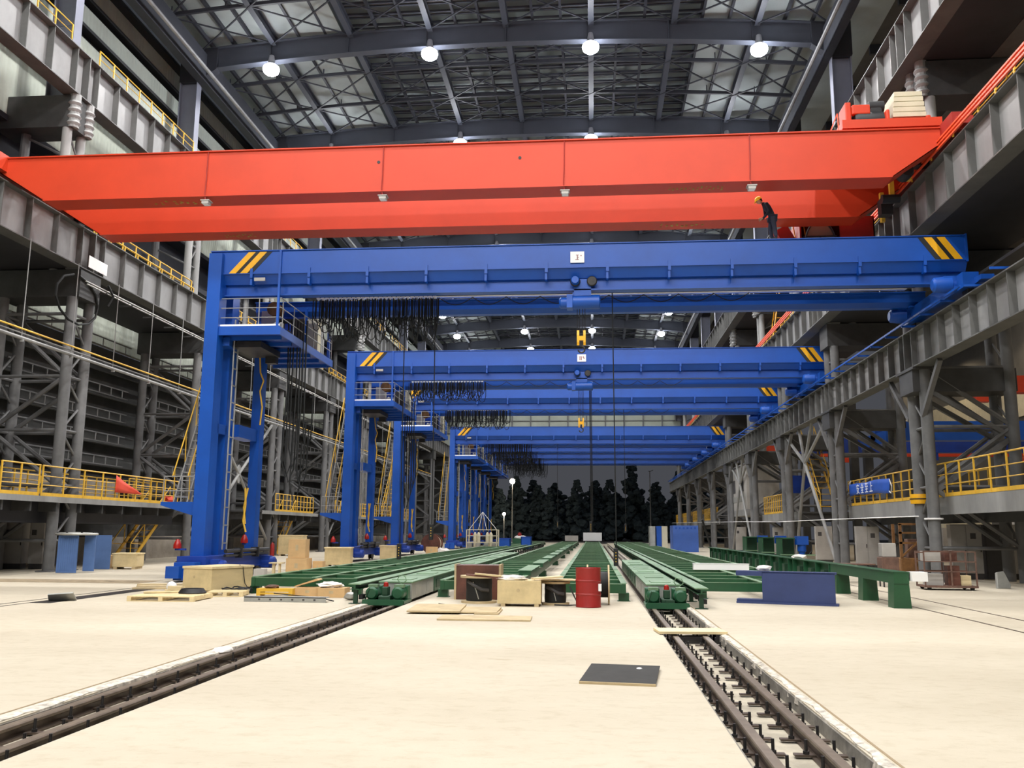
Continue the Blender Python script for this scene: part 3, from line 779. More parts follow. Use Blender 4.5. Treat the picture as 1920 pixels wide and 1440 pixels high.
for x,ce in ((-21.25,-1),(11.75,1)):
    c = MB().box(x-.3,x+.3,RY-1.0,RY+5.6,14.35,14.95).box(x-.25,x+.25,RY-1.25,RY-1.0,14.45,14.7).build('end_carriage','dark_red' if ce>0 else 'red',t,world=True,smooth=False)
    for y in (RY-.5,RY+5.1):
        w = MB().lathe(((.02,-.1),(.3,-.1),(.3,-.07),(.24,-.06),(.24,.06),(.3,.07),(.3,.1),(.02,.1)),(x-t.location.x,y-RY,14.4-13.2),'X',20).build('wheel','dark_metal',c)
    m = MB(); q = x-ce*.55
    for y in (RY+1.6,RY+5.0):
        m.lathe(((.02,-.35),(.18,-.35),(.22,-.3),(.22,.2),(.02,.2)),(q-t.location.x,y-RY,14.45-13.2),'X',16); m.box(q-.1-t.location.x,q+.4-t.location.x,y-.2-RY,y+.2-RY,1.0,1.5)
    m.build('travel_motor','black',c)
m = MB(); m.box(10.75,10.9,RY+1.2,RY+1.4,13.6,14.3).box(10.5,10.65,RY+2.2,RY+2.35,13.2,14.0).box(10.45,10.58,RY+3.1,RY+3.25,12.8,13.9)
m.build('yellow_arm','yellow',t,world=True,smooth=False)
MB().lathe(((.02,-.3),(.2,-.3),(.25,-.2),(.25,.2),(.02,.25)),(10.6,RY+1.0,13.75),'Y',14).build('cable_gear','black',t,world=True); B(10.3,10.7,RY+2.6,RY+3.0,12.9,13.5).build('cable_gear','black',t,world=True)
MB().lathe(((.02,-.3),(.16,-.3),(.16,.3),(.02,.3)),(10.5,RY+2.2,13.3),'X',14).build('cable_gear','black',t,world=True)
for x in (-13.42,-7.11,-.85,5.33):
    f = MB().box(x-.12,x+.12,RY-.1,RY+.16,12.93,13.03).box(x-.16,x+.16,RY-.12,RY+.2,13.03,13.06).build('floodlight','grey_cab',t,world=True,smooth=False)
    MB().box(x-.1-t.location.x,x+.1-t.location.x,-.08,.14,-.285,-.27).build('flood_glass','white',f,smooth=False)
    m = MB(); m.path([(x-.02-t.location.x,-.03,1.7),(x-.03-t.location.x,-.03,.6),(x-.05-t.location.x,-.03,.1),(x-.02-t.location.x,-.03,-.15)],.018,5); m.box(x-.08-t.location.x,x+.06-t.location.x,-.05,-.01,.0,.03)
    m.build('flood_wire','dark_red',f)
# illegible gold markings under the girders (flat characters on the bottom plates)
def markings(x0,x1,y,z,n,name,seed):
    rr=random.Random(seed); m=MB(); w=(x1-x0)/n
    for i in range(n):
        for k in range(3):
            a=x0+i*w+rr.uniform(.02,w*.4); b=a+rr.uniform(.05,w*.5); q=y+rr.uniform(-.2,.14); m.box(a,b,q,q+rr.uniform(.03,.09),z-.006,z)
    return m.build(name,'gold_ink',t,world=True,smooth=False)
markings(-15.6,-13.7,RY+.45,13.195,8,'lettering',1); markings(2.6,4.5,RY+.45,13.195,14,'lettering',2); markings(2.6,4.3,RY+4.1,13.195,9,'lettering',3); markings(-14.5,-13.2,RY+4.1,13.195,9,'lettering',4)
# operator cabin hanging under the rear girder at the right
cab = MB().box(8.0,8.06,RY+5.0,RY+7.2,11.7,13.6).box(10.75,10.8,RY+5.0,RY+7.2,11.7,13.6).box(8,10.8,RY+7.15,RY+7.2,11.7,13.6).box(8,10.8,RY+5,RY+7.2,13.6,13.7).box(8,10.8,RY+5,RY+7.2,11.65,11.72).box(9.5,10.8,RY+5.0,RY+5.05,11.7,13.6).build('cabin','dark_red',t,world=True,smooth=False)
m = MB(); m.prism([(8.75+.62*math.cos(a),12.2+1.35*math.sin(a)) for a in [i*PI/12 for i in range(13)]],RY+4.98,RY+5.0,'Y')
gl = m.build('cabin_window','glass',t,world=True)
m = MB(); m.path([(8.75-t.location.x+.64*math.cos(a),4.95,12.2-13.2+1.37*math.sin(a)) for a in [i*PI/12 for i in range(13)]],.035,6); m.box(8.13-t.location.x,9.37-t.location.x,4.93,4.98,-.3,-.26); m.box(8.73-t.location.x,8.77-t.location.x,4.93,4.98,-1.4,-.3)
m.build('window_frame','black',gl)
m = MB(); m.bar((7.3,RY+5.2,13.3),(8.1,RY+5.2,11.8),.5,.5); m.build('cabin_stair','dark_red',t,world=True,smooth=False)
m = MB()
for k in range(5): m.bar((7.9+.2*k,RY+5.6,13.6),(8.1+.2*k,RY+5.6,12.2),.04); 
m.bar((7.7,RY+5.6,13.0),(8.9,RY+5.6,12.6),.04); m.build('cabin_rail','yellow',t,world=True,smooth=False)
# crab with winch and pale ribbed cover
t2 = thing('crane_trolley','red winch trolley with dark motor and pale ribbed cover on top of the red crane','trolley',(9.7,RY+1.9,14.9))
MB().box(-1.3,1.9,-1.8,2.4,.12,.42).build('trolley_frame','red',t2,smooth=False)
for x in (-1.0,1.6):
    for y in (-1.5,2.1): MB().lathe(((.02,-.06),(.17,-.06),(.17,.06),(.02,.06)),(x,y,.17),'X',16).build('trolley_wheel','dark_metal',t2)
for q in ((-.95,-.75,-1.0,-.2,.4,1.45),(-.75,-.15,-1.1,-.9,.95,1.3),(.3,.42,-1.3,-.8,.4,1.0),(1.6,1.75,-1.3,-.9,.4,.75)): B(*q).build('winch_frame','red',t2,smooth=False,bevel=.04)
MB().lathe(((.02,-.5),(.3,-.5),(.34,-.4),(.34,.45),(.3,.5),(.02,.5)),(-.15,-.8,.78),'X',20).lathe(((.02,0),(.22,0),(.22,.5),(.02,.5)),(-.1,-.7,1.35),'X',14).lathe(((.02,-.3),(.2,-.3),(.2,.3),(.02,.3)),(.1,-.6,1.15),'Y',14).build('winch_motor','black',t2)
MB().lathe(((.02,-.5),(.3,-.5),(.36,-.45),(.36,.45),(.3,.5),(.02,.5)),(1.15,-.7,.5),'X',20).build('rope_drum','dark_metal',t2)
m = MB(); prof=[]
for i in range(5):
    z=.75+i*.2; prof += [(z,.55-.02*i),(z+.13,.55-.02*i),(z+.14,.49-.02*i),(z+.19,.49-.02*i)]
for i in range(5):
    z=.75+i*.2; q=.03*i; m.box(.55+q,1.65-q*.4,-1.2+q,.2-q,z,z+.17); m.box(.6+q,1.6-q*.4,-1.15+q,.15-q,z+.17,z+.2)
m.build('rain_cover','cream',t2,smooth=False,bevel=.03)
m = MB(); m.bar((-1.7,-1.6,.0),(-1.4,-1.6,.75),.03); m.bar((-1.4,-1.6,.75),(-1.38,-1.6,.1),.03); m.build('hand_rail','orange_rail',t2,smooth=False)

# conductor rails along the right runway, handrails on the runways
t = thing('conductor_rail','three bright orange conductor rails along the top of the upper right runway','conductor rail',(11.35,20,14.05))
for i in range(3): B(-.03,.03,0,110,.06+i*.13,.12+i*.13).build('conductor_bar','orange_rail',t,smooth=False)
hd=None
for k in range(60):
    if hd is None: hd=B(.03,.07,0,.05,.0,.44).build('rail_holder','yellow',t,smooth=False); c=hd
    else: c=hd.copy(); COL.objects.link(c)
    c.location=(0,k*1.84,0)
def guard_rail(lab, L, h=1.05, n=None, toe=True, lower=True, name='guard_rail', mtl='yellow'):
    """rail along local +y"""
    t = thing(name,lab,'railing',group='yellow guard rails')
    n = n or max(2,int(round(L/1.25)))
    p = None
    for i in range(n+1):
        y=L*i/n
        if p is None: p = B(-.025,.025,-.025,.025,0,h).build('post',mtl,t,smooth=False)
        else: c=p.copy(); COL.objects.link(c); c.location=(0,y,0)
    m = MB(); m.tube((0,-.03,h),(0,L+.03,h),.03,6); m.build('top_rail',mtl,t)
    m = MB(); m.tube((0,0,h*.66),(0,L,h*.66),.02,6)
    if lower: m.tube((0,0,h*.36),(0,L,h*.36),.02,6)
    m.build('mid_rail',mtl,t)
    if toe: B(-.01,.01,0,L,0,.13).build('toe_board',mtl,t,smooth=False)
    return t
src = guard_rail('',9.6,1.1,8,False,False)
first=True
for nm,x,z,ks,w in (('topmost left runway',-22.3,22.15,range(3,11),'on the topmost left runway'),('middle left runway',-21.62,13.55,range(3,12),'on the middle left runway')):
    for i,k in enumerate(ks):
        lab='thin yellow guard rail %s, %s span from the camera'%(w,ORD[i])
        if nm.startswith('middle'):
            y=YC[k]+1.2
        else: y=YC[k-1]+1.4 if k==3 else YC[k-1]+1.4
        if first: src.location=(x,y,z); src['label']=lab; first=False
        else: dup(src,(x,y,z),lab)
src2 = guard_rail('',9.6,1.1,8,False,True); first=True
for i,k in enumerate(range(4,12)):
    lab='tall yellow guard rail behind the middle left runway, %s span from the camera'%ORD[i]
    if first: src2.location=(-21.85,YC[k]-10.4,14.02); src2['label']=lab; first=False
    else: dup(src2,(-21.85,YC[k]-10.4,14.02),lab)
first=True
for i,k in enumerate(range(1,12)):
    lab='yellow guard rail beside the orange conductor rails, %s span from the camera'%ORD[i]
    dup(src2,(12.05,YC[k]+.9,14.02),lab)
# blue conductor bar with brackets along the low right runway
t=thing('conductor_bar','long blue conductor bar on short brackets along the low right runway','conductor bar',(11.5,28.,9.38))
B(-.02,.02,0,110,-.04,.03).build('bar','blue',t,smooth=False)
bb=None
for i in range(60):
    y=25.9+i*1.87-28
    if bb is None:
        bb=MB().box(-.95,.0,-.03,.03,0,.07).box(-.05,.03,-.04,.04,-.2,.07).build('cable_bracket','blue',t,smooth=False); c=bb
    else:
        c=bb.copy(); COL.objects.link(c)
    c.location=(.95,y,-.1)
# ================================================================== FLOOR: rails, carts, green frames
bolt=None
def track_rail(lab, x, y0, y1):
    global bolt
    t = thing('track_rail',lab,'rail',(x,0,-.15))
    MB().box(-.075,.075,y0,y1,0,.018).box(-.014,.014,y0,y1,.018,.1).build('rail_web','rust_rail',t,smooth=False)
    MB().prism(((-.042,.132),(-.05,.122),(-.05,.098),(-.016,.08),(.016,.08),(.05,.098),(.05,.122),(.042,.132)),y0,y1,'Y').build('rail_head','rail_head',t,smooth=False)
    y=6.3; i=0
    while y<20.6:
        for s in (-1,1):
            if bolt is None:
                c=MB().box(-.075,.1,-.04,.04,.018,.034).build('clip','rust_rail',t,smooth=False); c.location=(s*.115,y,0)
                b=MB().tube((0,0,.03),(0,0,.15),.014,8).lathe(((.003,.034),(.027,.034),(.027,.06),(.003,.06)),n=6).build('bolt','dark_metal',c); bolt=(c,b)
            else:
                c=bolt[0].copy(); COL.objects.link(c); c.parent=t; c.location=(s*.115,y,0); c.rotation_euler=(0,0,0 if s>0 else PI)
                b=bolt[1].copy(); COL.objects.link(b); b.parent=c
        y+=.56
    return t
track_rail('outer rusty rail in the left floor pit, with bolts and clips',-5.15,-10,117)
track_rail('inner rusty rail in the left floor pit, with bolts and clips',-4.65,-10,117)
track_rail('rusty rail nearer the camera path in the right floor pit',1.37,-10,117)
track_rail('rusty rail beside the chipped wall in the right floor pit',1.87,-10,117)

def cart(lab, x, y, L, w, h=.47, rail=True, mtl='green_cart', side='green_cart'):
    t = thing('rail_cart',lab,'cart',(x,y,-.05),group='low green rail carts')
    MB().box(-w/2,w/2,0,L,.1,h+.02).build('body',side,t,smooth=False)
    MB().box(-w/2-.02,w/2+.02,-.02,L+.02,h+.02,h+.05).build('top_plate','green_lit',t,smooth=False)
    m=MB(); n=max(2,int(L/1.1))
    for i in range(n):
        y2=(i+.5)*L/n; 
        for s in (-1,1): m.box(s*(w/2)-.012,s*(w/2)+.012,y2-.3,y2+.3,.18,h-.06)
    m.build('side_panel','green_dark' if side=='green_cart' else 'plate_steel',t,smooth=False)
    for yy in (.4,L-.4):
        for s in (-.23,.24): MB().lathe(((.02,-.04),(.12,-.04),(.12,.04),(.02,.04)),(s,yy,.115),'X',16).build('wheel','dark_metal',t)
    for k in range(max(1,int(L/2.4))): B(-w*.32,w*.3,.7+k*2.3,1.5+k*2.3,h+.05,h+.065).build('hatch_cover','green_lit',t,smooth=False)
def drive(lab,x,y):
    t = thing('cart_drive',lab,'drive unit',(x,y,-.05),group='green cart drive units')
    MB().box(-.5,.5,.0,.85,.06,.13).box(-.48,.48,-.05,.0,.03,.16).build('base_frame','green_cart',t,smooth=False)
    for q in (-.31,.31):
        MB().lathe(((.02,-.02),(.11,-.02),(.15,.03),(.15,.4),(.12,.44),(.02,.44)),(q,.12,.29),'Y',16).build('motor','green_cart',t)
        MB().box(q-.17,q+.17,.5,.8,.13,.46).build('gear_block','green_cart',t,smooth=False,bevel=.03)
        MB().box(q-.1,q+.12,.2,.42,.42,.49).build('terminal_box','green_lit',t,smooth=False)
    MB().box(-.13,.13,.05,.6,.13,.24).box(-.07,.07,.14,.42,.24,.44).build('gearbox','green_dark',t,smooth=False,bevel=.02)
    B(-.04,.16,.0,.08,.1,.22).build('coupling','green_dark',t,smooth=False); MB().tube((-.45,.1,.14),(-.35,.1,.4),.015,6).build('lever','green_dark',t); m=MB(); m.path([(.3,.6,.47),(.42,.6,.57),(.38,.6,.67),(.25,.6,.69),(.2,.6,.59),(.3,.6,.47)],.012,5)
    m.build('hand_loop','green_lit',t)
    MB().lathe(((.02,0),(.06,0),(.06,.05),(.05,.09),(.02,.11)),(.0,.27,.44),n=14).build('beacon','beacon',t)
drive('green cart drive unit with red beacon at the head of the left cart row',-4.88,20.8)
drive('green cart drive unit with red beacon at the head of the right cart row',1.68,20.95)
for i,(y,L,sd) in enumerate(((21.75,3.0,'plate_steel'),(24.9,5.6,'green_cart'),(30.8,6.2,'green_cart'),(37.3,7.5,'green_cart'),(45.1,8,'green_cart'))):
    cart('low green rail cart on the left track, %s behind the drive unit'%ORD[i],-4.8,y,L,.8,.47,side=sd)
for i,(y,L,sd) in enumerate(((21.9,5.7,'plate_steel'),(27.9,2.6,'green_cart'),(30.8,2.9,'green_cart'),(34.1,6.6,'green_cart'))):
    cart('low green rail cart on the right track, %s behind the drive unit'%ORD[i],1.66,y,L,.78,.47,side=sd)

def frame_module(lab, x0, xs, xw, L, dx=1.95, h=.44, depth=.24):
    """green support frame: longitudinals at xs, cross members, short legs. origin at x0"""
    t = thing('support_frame',lab,'support frame',group='green support frames on the hall floor')
    n=int(round(L/dx)); cm=None
    for i in range(n):
        y=.06+i*L/n
        if cm is None:
            cm=MB().box(0,xw,-.035,.035,h-depth,h-.02); cm.mi=1; cm=cm.box(0,xw,-.04,.04,h-.022,h-.008).build('cross_member',('green','green_lit'),t,smooth=False); cm.location=(0,y,0)  # pale top strip: light from above put into the flange colour
        else:
            c=cm.copy(); COL.objects.link(c); c.location=(0,y,0)
    for x in xs:
        MB().box(x-.05,x+.05,0,L,h-depth,h-.01).build('side_beam','green',t,smooth=False)
        m=MB()
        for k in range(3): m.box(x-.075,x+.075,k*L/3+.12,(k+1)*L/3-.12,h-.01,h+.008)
        m.build('pad_plate','green_lit',t,smooth=False)
    for x in (xs[0],xs[-1]):
        for y in (.25,L-.3):
            MB().box(x-.13,x+.13,y-.1,y+.1,0.01,h-depth).box(x-.16,x+.16,y-.13,y+.13,0,.012).build('leg','green',t,smooth=False)
    return t
def frame_row(where, x, xs, xw, L, y0, n, **k):
    src=None
    for i in range(n):
        lab='green support frame %s, %s module'%(where,ORD[i])
        if src is None: src=frame_module(lab,0,xs,xw,L,**k); src.location=(x,y0,0)
        else: dup(src,(x,y0+i*(L+.02),0),lab)
frame_row('in the wide row left of the left carts',-9.15,(.05,1.7,2.85),2.9,11.7,23.6,8)
frame_row('between the left carts and the walkway',-3.95,(.05,2.0),2.05,11.7,23.2,8)
frame_row('between the walkway and the right carts',-.95,(.05,1.7),1.75,11.7,22.6,8)
frame_row('in the wide row right of the right carts',2.75,(.05,1.6,3.15),3.2,11.7,23.8,8)
def ibeam_row(where,x,y0,L,n):
    src=None
    for i in range(n):
        lab='narrow green rail beam on short legs %s, %s length'%(where,ORD[i])
        if src is None:
            t=thing('rail_beam',lab,'rail beam',(x,y0,0),group='narrow green rail beams')
            MB().box(-.02,.02,0,L,.34,.44).box(-.11,.11,0,L,.33,.35).build('beam_web','green',t,smooth=False)
            MB().box(-.15,.15,0,L,.44,.465).build('beam_top','green_lit',t,smooth=False)
            for k in range(5):
                y=.12+k*(L-.3)/4.; MB().box(-.05,.05,y-.035,y+.035,.012,.33).box(-.14,.14,y-.1,y+.1,0,.014).build('leg','green_dark',t,smooth=False)
            m=MB()
            for k in range(12): m.box(.05,.14,k*L/12+.2,k*L/12+.5,.1,.2)
            m.build('cable_clip','dark_metal',t,smooth=False)
            src=t
        else: dup(src,(x,y0+i*(L+.02),0),lab)
ibeam_row('beside the left carts',-5.55,20.75,8.8,9)
ibeam_row('beside the right carts',2.42,20.7,8.8,9)
# raised roller boxes on the right edge of the middle left frame
rb=None
for i in range(9):
    lab='raised green channel box beside the floor walkway, %s from the camera'%ORD[i]
    if rb is None:
        t=thing('channel_box',lab,'channel box',(-1.98,26.2,0),group='raised green channel boxes')
        MB().box(-.17,.17,0,4.2,.44,.55).box(-.2,.2,-.02,4.22,.55,.57).build('box_body','green',t,smooth=False)
        MB().box(-.2,.2,0,4.2,.57,.58).build('box_lid','green_lit',t,smooth=False)
        rb=t
    else: dup(rb,(-1.98,26.2+i*6.2,0),lab)
# green beam row on tall posts at the right
def beam_row_open(lab,y0):
    t=thing('beam_stand',lab,'beam stand',(7.12,y0,0))
    MB().box(-.17,.17,0,5.6,.56,.82).box(-.19,.19,-.01,5.61,.81,.83).build('beam','green',t,smooth=False)
    for y in (.02,2.42,4.95):
        MB().prism(((-.2,0),(.2,0),(.17,.57),(-.17,.57)),y,y+.42,'Y').build('post','green',t,smooth=False)
    B(.2,.55,-.12,.28,.62,.83).build('junction_box','white_plate',t,smooth=False)
beam_row_open('open green beam stand on three posts at the right, nearest to the blue plate',21.75)
src=None
for i in range(5):
    lab='solid ribbed green beam stand running on at the right, %s length from the camera'%ORD[i]
    if src is None:
        t=thing('beam_stand',lab,'beam stand',(7.12,27.5,0),group='ribbed green beam stands')
        MB().box(-.02,.02,0,5.6,.05,.8).build('web','green',t,smooth=False)
        MB().box(-.17,.17,0,5.6,.8,.83).box(-.17,.17,0,5.6,.02,.05).build('flange','green',t,smooth=False)
        for k in range(4): MB().box(-.17,.17,.05+k*1.6,.09+k*1.6,.05,.8).build('rib','green_cart',t,smooth=False)
        for q in (.5,2.1,3.7): B(-.2,-.03,q,q+.4,.2,.6).build('stop_block','green_dark',t,smooth=False)
        src=t
    else: dup(src,(7.12,27.5+i*5.62,0),lab)
pu=None
for i,y in enumerate((36.4,40.4,44.6)):
    lab='green machine stand with upright blue motor behind the ribbed beams, %s from the camera'%ORD[i]
    if pu is None:
        t=thing('motor_stand',lab,'machine',(7.75,y,0),group='green stands with blue motors')
        MB().box(-.35,-.3,0,1.0,0,1.52).box(-.35,.35,.95,1.0,0,1.52).box(-.35,.35,0,1.0,1.47,1.52).build('housing','green',t,smooth=False)
        MB().box(-.42,.9,-.25,.0,.84,.88).box(.3,.36,-.2,0,0,.84).build('shelf','green_lit',t,smooth=False)
        m=MB(); m.lathe(((.02,.6),(.2,.6),(.2,.68),(.12,.72),(.12,.95),(.17,1.0),(.17,1.35),(.02,1.37)),(.42,-.1,0),n=16); m.box(.2,.64,-.32,.12,1.25,1.58)
        m.build('motor','blue',t)
        m=MB(); m.path([(.64,-.1,1.4),(.78,-.1,1.35),(.8,-.1,1.0),(.7,-.1,.9)],.025,6); m.build('motor_cable','black',t)
        pu=t
    else: dup(pu,(7.75,y,0),lab)
# big blue plate beam, white beam, things on the right
t=thing('plate_beam','big dull blue welded plate beam standing on edge on the floor','steel beam',(4.1,22.6,0),rz=-.3)
MB().box(0,1.68,0,.04,.03,.76).box(.0,.03,.04,.5,.03,.74).build('web','navy',t,smooth=False)
MB().box(-.62,.02,.0,.34,.66,.73).box(-.62,.02,.0,.34,.045,.1).box(-.62,1.72,.0,.34,.73,.775).box(-.62,1.74,-.06,.34,0,.045).build('flange','navy',t,smooth=False)
for x in (.55,1.1): MB().box(x,x+.03,.04,.34,.045,.73).build('stiffener','navy',t,smooth=False)
tag(MB().box(0,1.85,0,.3,0,.2).box(-.02,1.87,-.01,.31,.2,.21).build('steel_channel','white_plate',smooth=False),'bright white steel beam lying across the wide right frame','steel beam').location=(3.4,31.2,.45)
o=MB().blob((0,0,.05),.16,3,.4,2,(1.2,.8,.5)).build('rag','tarp'); o.location=(4.2,22.85,.79); tag(o,'small white rag lying on the blue plate beam','rag')
o=MB().blob((0,0,.05),.2,8,.4,2,(1.4,.8,.4)).build('rag','tarp'); o.location=(7.15,32.3,.84); tag(o,'white rag lying on the ribbed green beam','rag')

# ---- right: cabinets, trolley, clutter under the mezzanine
def cabinet(lab,x,y,w,d,h,rz=0,mtl='grey_cab',doors=2):
    t=thing('control_cabinet',lab,'cabinet',(x,y,0),rz)
    MB().box(0,w,0,d,.22,h).build('body',mtl,t,smooth=False)
    MB().box(.03,w-.03,.03,d-.03,0,.22).build('plinth','grey_cab_dark',t,smooth=False)
    for k in range(doors):
        a=k*w/doors+.01; b=(k+1)*w/doors-.01
        dr=MB().box(a,b,-.03,0,.24,h-.03).build('door',mtl,t,smooth=False)
        MB().box(b-.07,b-.04,-.06,-.03,h*.5,h*.5+.18).build('handle','black',dr,smooth=False)
        if k==doors-1: MB().box(a+.12*w,a+.12*w+.2,-.035,-.03,h-.55,h-.33).build('display','grey_cab_dark',dr,smooth=False)
    return t
cabinet('pale grey two door control cabinet beside the right lattice column',13.75,36.1,1.1,.5,2.08,-.12)
cabinet('dark sided grey cabinet at the right edge of the picture',15.05,36.2,.85,.9,2.08,-.05,'grey_cab_dark',1)
cabinet('beige cabinet door front at the far right edge beside the dark cabinet',15.95,36.2,1.0,.6,2.08,-.08,'grey_cab',1)
cabinet('pale grey control cabinet standing behind the open green beam stand',12.6,44.6,1.05,.5,2.05,-.15)
cabinet('narrow pale cabinet standing between the motor stands and the star brace',12.6,52.4,.9,.5,2.1,-.1,doors=1)
cabinet('small pale cabinet far down the right columns',12.9,66.0,.8,.5,2.1,-.1,doors=1)
cabinet('pale cabinet standing below the white site office',12.4,80.0,.9,.5,2.2,-.1,doors=1)
t=thing('tool_trolley','rusty steel trolley cage with boxes beside the right column','trolley',(10.15,28.9,0),-.05)
MB().box(0,1.55,0,.9,.08,.14).build('base','rusty',t,smooth=False)
m=MB()
for x in (0,.78,1.5):
    for y in (0,.85): m.box(x,x+.04,y,y+.04,.1,1.18)
for z in (.55,.85,1.15):
    m.box(0,1.54,0,.03,z,z+.03); m.box(0,1.54,.86,.89,z,z+.03)
m.box(-.25,0,.0,.03,1.12,1.16); m.build('cage','rusty',t,smooth=False)
for x,y,z,w,h,mm in ((.1,.2,.14,.5,.35,'grey_cab'),(.75,.2,.14,.35,.6,'brown_box'),(1.15,.3,.14,.3,.3,'wood_pale'),(.1,.3,.87,.5,.3,'grey_cab'),(.7,.2,.87,.35,.32,'brown_box')):
    B(x,x+w,y,y+.35,z,z+h).build('stored_box',mm,t,smooth=False)
for x in (.15,1.4):
    for y in (.1,.8): MB().lathe(((.005,-.03),(.06,-.03),(.06,.03),(.005,.03)),(x,y,.06),'Y',12).build('wheel','rubber',t)
t=thing('welding_set','brown welding set with pale box on a stand left of the trolley','machine',(9.3,30.2,0))
MB().box(0,.55,0,.5,.35,.95).build('case','rusty',t,smooth=False,bevel=.03); MB().box(.05,.5,.05,.45,.95,1.4).build('top_box','grey_cab',t,smooth=False,bevel=.03)
for x in (.05,.5):
    for y in (.05,.45): MB().tube((x,y,0),(x,y,.36),.025,6).build('leg','dark_metal',t)
t=thing('machine_frame','tangled brown machine frame behind the right lattice column','machine',(13.0,37.5,0))
MB().box(-.7,.8,0,1.0,0,.75).build('machine_bed','machinery',t,smooth=False,bevel=.04)
for x in (-.65,.7):
    for y in (.05,.9): MB().box(x-.05,x+.05,y-.05,y+.05,.75,2.1).build('upright','machinery',t,smooth=False)
for z in (1.3,1.7,2.05): MB().box(-.7,.75,.0,.06,z,z+.08).build('cross_bar','machinery',t,smooth=False)
MB().bar((-.65,.02,.8),(.7,.02,2.0),.07).build('diagonal_bar','machinery',t,smooth=False)
MB().box(-.3,.4,.3,.7,.75,1.5).build('gear_case','rusty',t,smooth=False,bevel=.03)
t=thing('work_table','low rusty work table standing behind the open beam stand','table',(9.2,32.5,0))
MB().box(-.6,.6,0,.8,.62,.66).build('table_top','rusty',t,smooth=False)
for x in (-.55,.55):
    for y in (.05,.75): MB().box(x-.03,x+.03,y-.03,y+.03,0,.62).build('leg','dark_metal',t,smooth=False)
o=MB().prism(((-.2,0),(.22,0),(.26,.12),(.1,.56),(-.14,.52)),0,.12,'Y').build('stone_slab','plate_steel',smooth=False,bevel=.02); o.location=(13.0,30.15,0); o.rotation_euler=(-.2,0,.1); tag(o,'pale broken slab leaning on its edge near the right cabinets','slab')

# ---- middle foreground clutter
t=thing('drum','red steel oil drum standing on the floor beside a cable reel','oil drum',(-.12,20.9,0))
MB().lathe(((.01,0),(.28,0),(.29,.015),(.285,.03),(.285,.27),(.296,.285),(.296,.3),(.285,.315),(.285,.57),(.296,.585),(.296,.6),(.285,.615),(.285,.85),(.29,.865),(.29,.885),(.275,.885),(.275,.87),(.01,.87)),n=40).build('shell','drum_red',t)
MB().lathe(((.01,.87),(.03,.87),(.03,.885),(.01,.885)),(.15,-.05,0),n=10).build('bung','drum_red',t); B(.23,.3,-.22,-.14,.37,.53).build('paper_label','white_plate',t,smooth=False)
t=thing('cable_reel','wooden cable reel lying on its side edge right behind the red drum','cable reel',(.28,21.75,.46))
for x in (-.42,.08): MB().lathe(((.02,-.018),(.46,-.018),(.46,.018),(.02,.018)),(x,0,0),'X',36).build('flange','ply',t)
MB().lathe(((.02,-.4),(.3,-.4),(.3,.06),(.02,.06)),axis='X',n=28).build('wound_cable','rubber',t)
def upright_drum(lab,x,y,R,r,h,mtl='rubber'):
    t=thing('cable_drum',lab,'cable drum',(x,y,0))
    MB().lathe(((.02,0),(R,0),(R,.05),(.02,.05)),n=32).build('bottom_flange','ply',t)
    MB().lathe(((.02,.05),(r,.05),(r*1.03,.15),(r,.3),(r*1.02,h-.2),(r,h-.06),(.02,h-.06)),n=26).build('wound_cable',mtl,t)
    MB().lathe(((.02,h-.06),(R*1.06,h-.06),(R*1.06,h-.01),(.02,h-.01)),n=32).build('top_flange','ply',t)
    m=MB(); m.path([(-r*.75,-r*.7,h-.14),(-r*.3,-r*.98,h*.66),(r*.3,-r*.98,h*.5),(r*.8,-r*.66,h*.46)],.045,6); m.build('wrap_band','grey_cab_dark',t); m=MB(); m.path([(-r*.35,-r*.96,h-.15),(-r*.1,-r*1.02,.3),(r*.1,-r*1.02,.1)],.012,5); m.build('loose_end','plate_steel',t)
    return t
upright_drum('upright black cable drum with a round plywood lid in front of the brown box',-2.75,21.75,.43,.31,.65)
upright_drum('smaller upright black cable drum between yellow crate and red drum',-.9,21.5,.33,.25,.55)
t=thing('panel_box','tall brown reddish box behind the cable drum and the yellow crate','box',(-3.47,22.6,0))
MB().box(0,1.14,0,.6,0,.85).build('body','brown_box',t,smooth=False,bevel=.01); MB().box(1.11,1.16,-.02,.62,0,.87).box(-.02,.03,-.02,.62,0,.87).build('edge_batten','ply',t,smooth=False)
t=thing('wood_crate','yellow plywood crate with loose boards and white sheet on top, centre front','crate',(-2.2,20.72,0),.02)
MB().box(0,1.0,0,.75,.06,.58).build('body','wood',t,smooth=False,bevel=.008)
for x in (.08,.85): MB().box(x,x+.1,0,.75,0,.06).build('skid','ply',t,smooth=False)
m=MB(); m.lathe(((.003,-.004),(.04,-.004),(.04,0),(.003,0)),(.48,-.001,.36),'Y',12); m.build('stamp','ply',t)
o=MB().blob((0,0,.03),.3,5,.35,3,(1.2,.8,.22)).build('plastic_sheet','tarp'); o.location=(-1.9,21.0,.6); tag(o,'crumpled white plastic sheet on the yellow crate','plastic sheet')
for i,(x0,y0,z0,x1,y1,z1,w,lab) in enumerate(((-2.75,20.9,.72,-1.75,21.0,.63,.2,'pale plank slanting up over the left side of the yellow crate'),(-1.4,20.9,.62,-.75,21.2,.66,.25,'pale plank reaching from the yellow crate over the small drum'),(-2.95,20.95,.69,-2.05,20.9,.62,.14,'short brown board lying across the cable drum and the crate'))):
    o=MB().bar((x0,y0,z0),(x1,y1,z1),w,.035).build('plank',('wood','wood_pale','brown_box')[i],smooth=False); tag(o,lab,'plank')
o=MB().prism(((-.55,0),(.5,0),(.35,.03),(-.3,.03)),-.25,.25,'Y').build('ply_board','ply',smooth=False); o.location=(-.85,21.4,.565); tag(o,'dark plywood board lying on top of the small black drum','board')
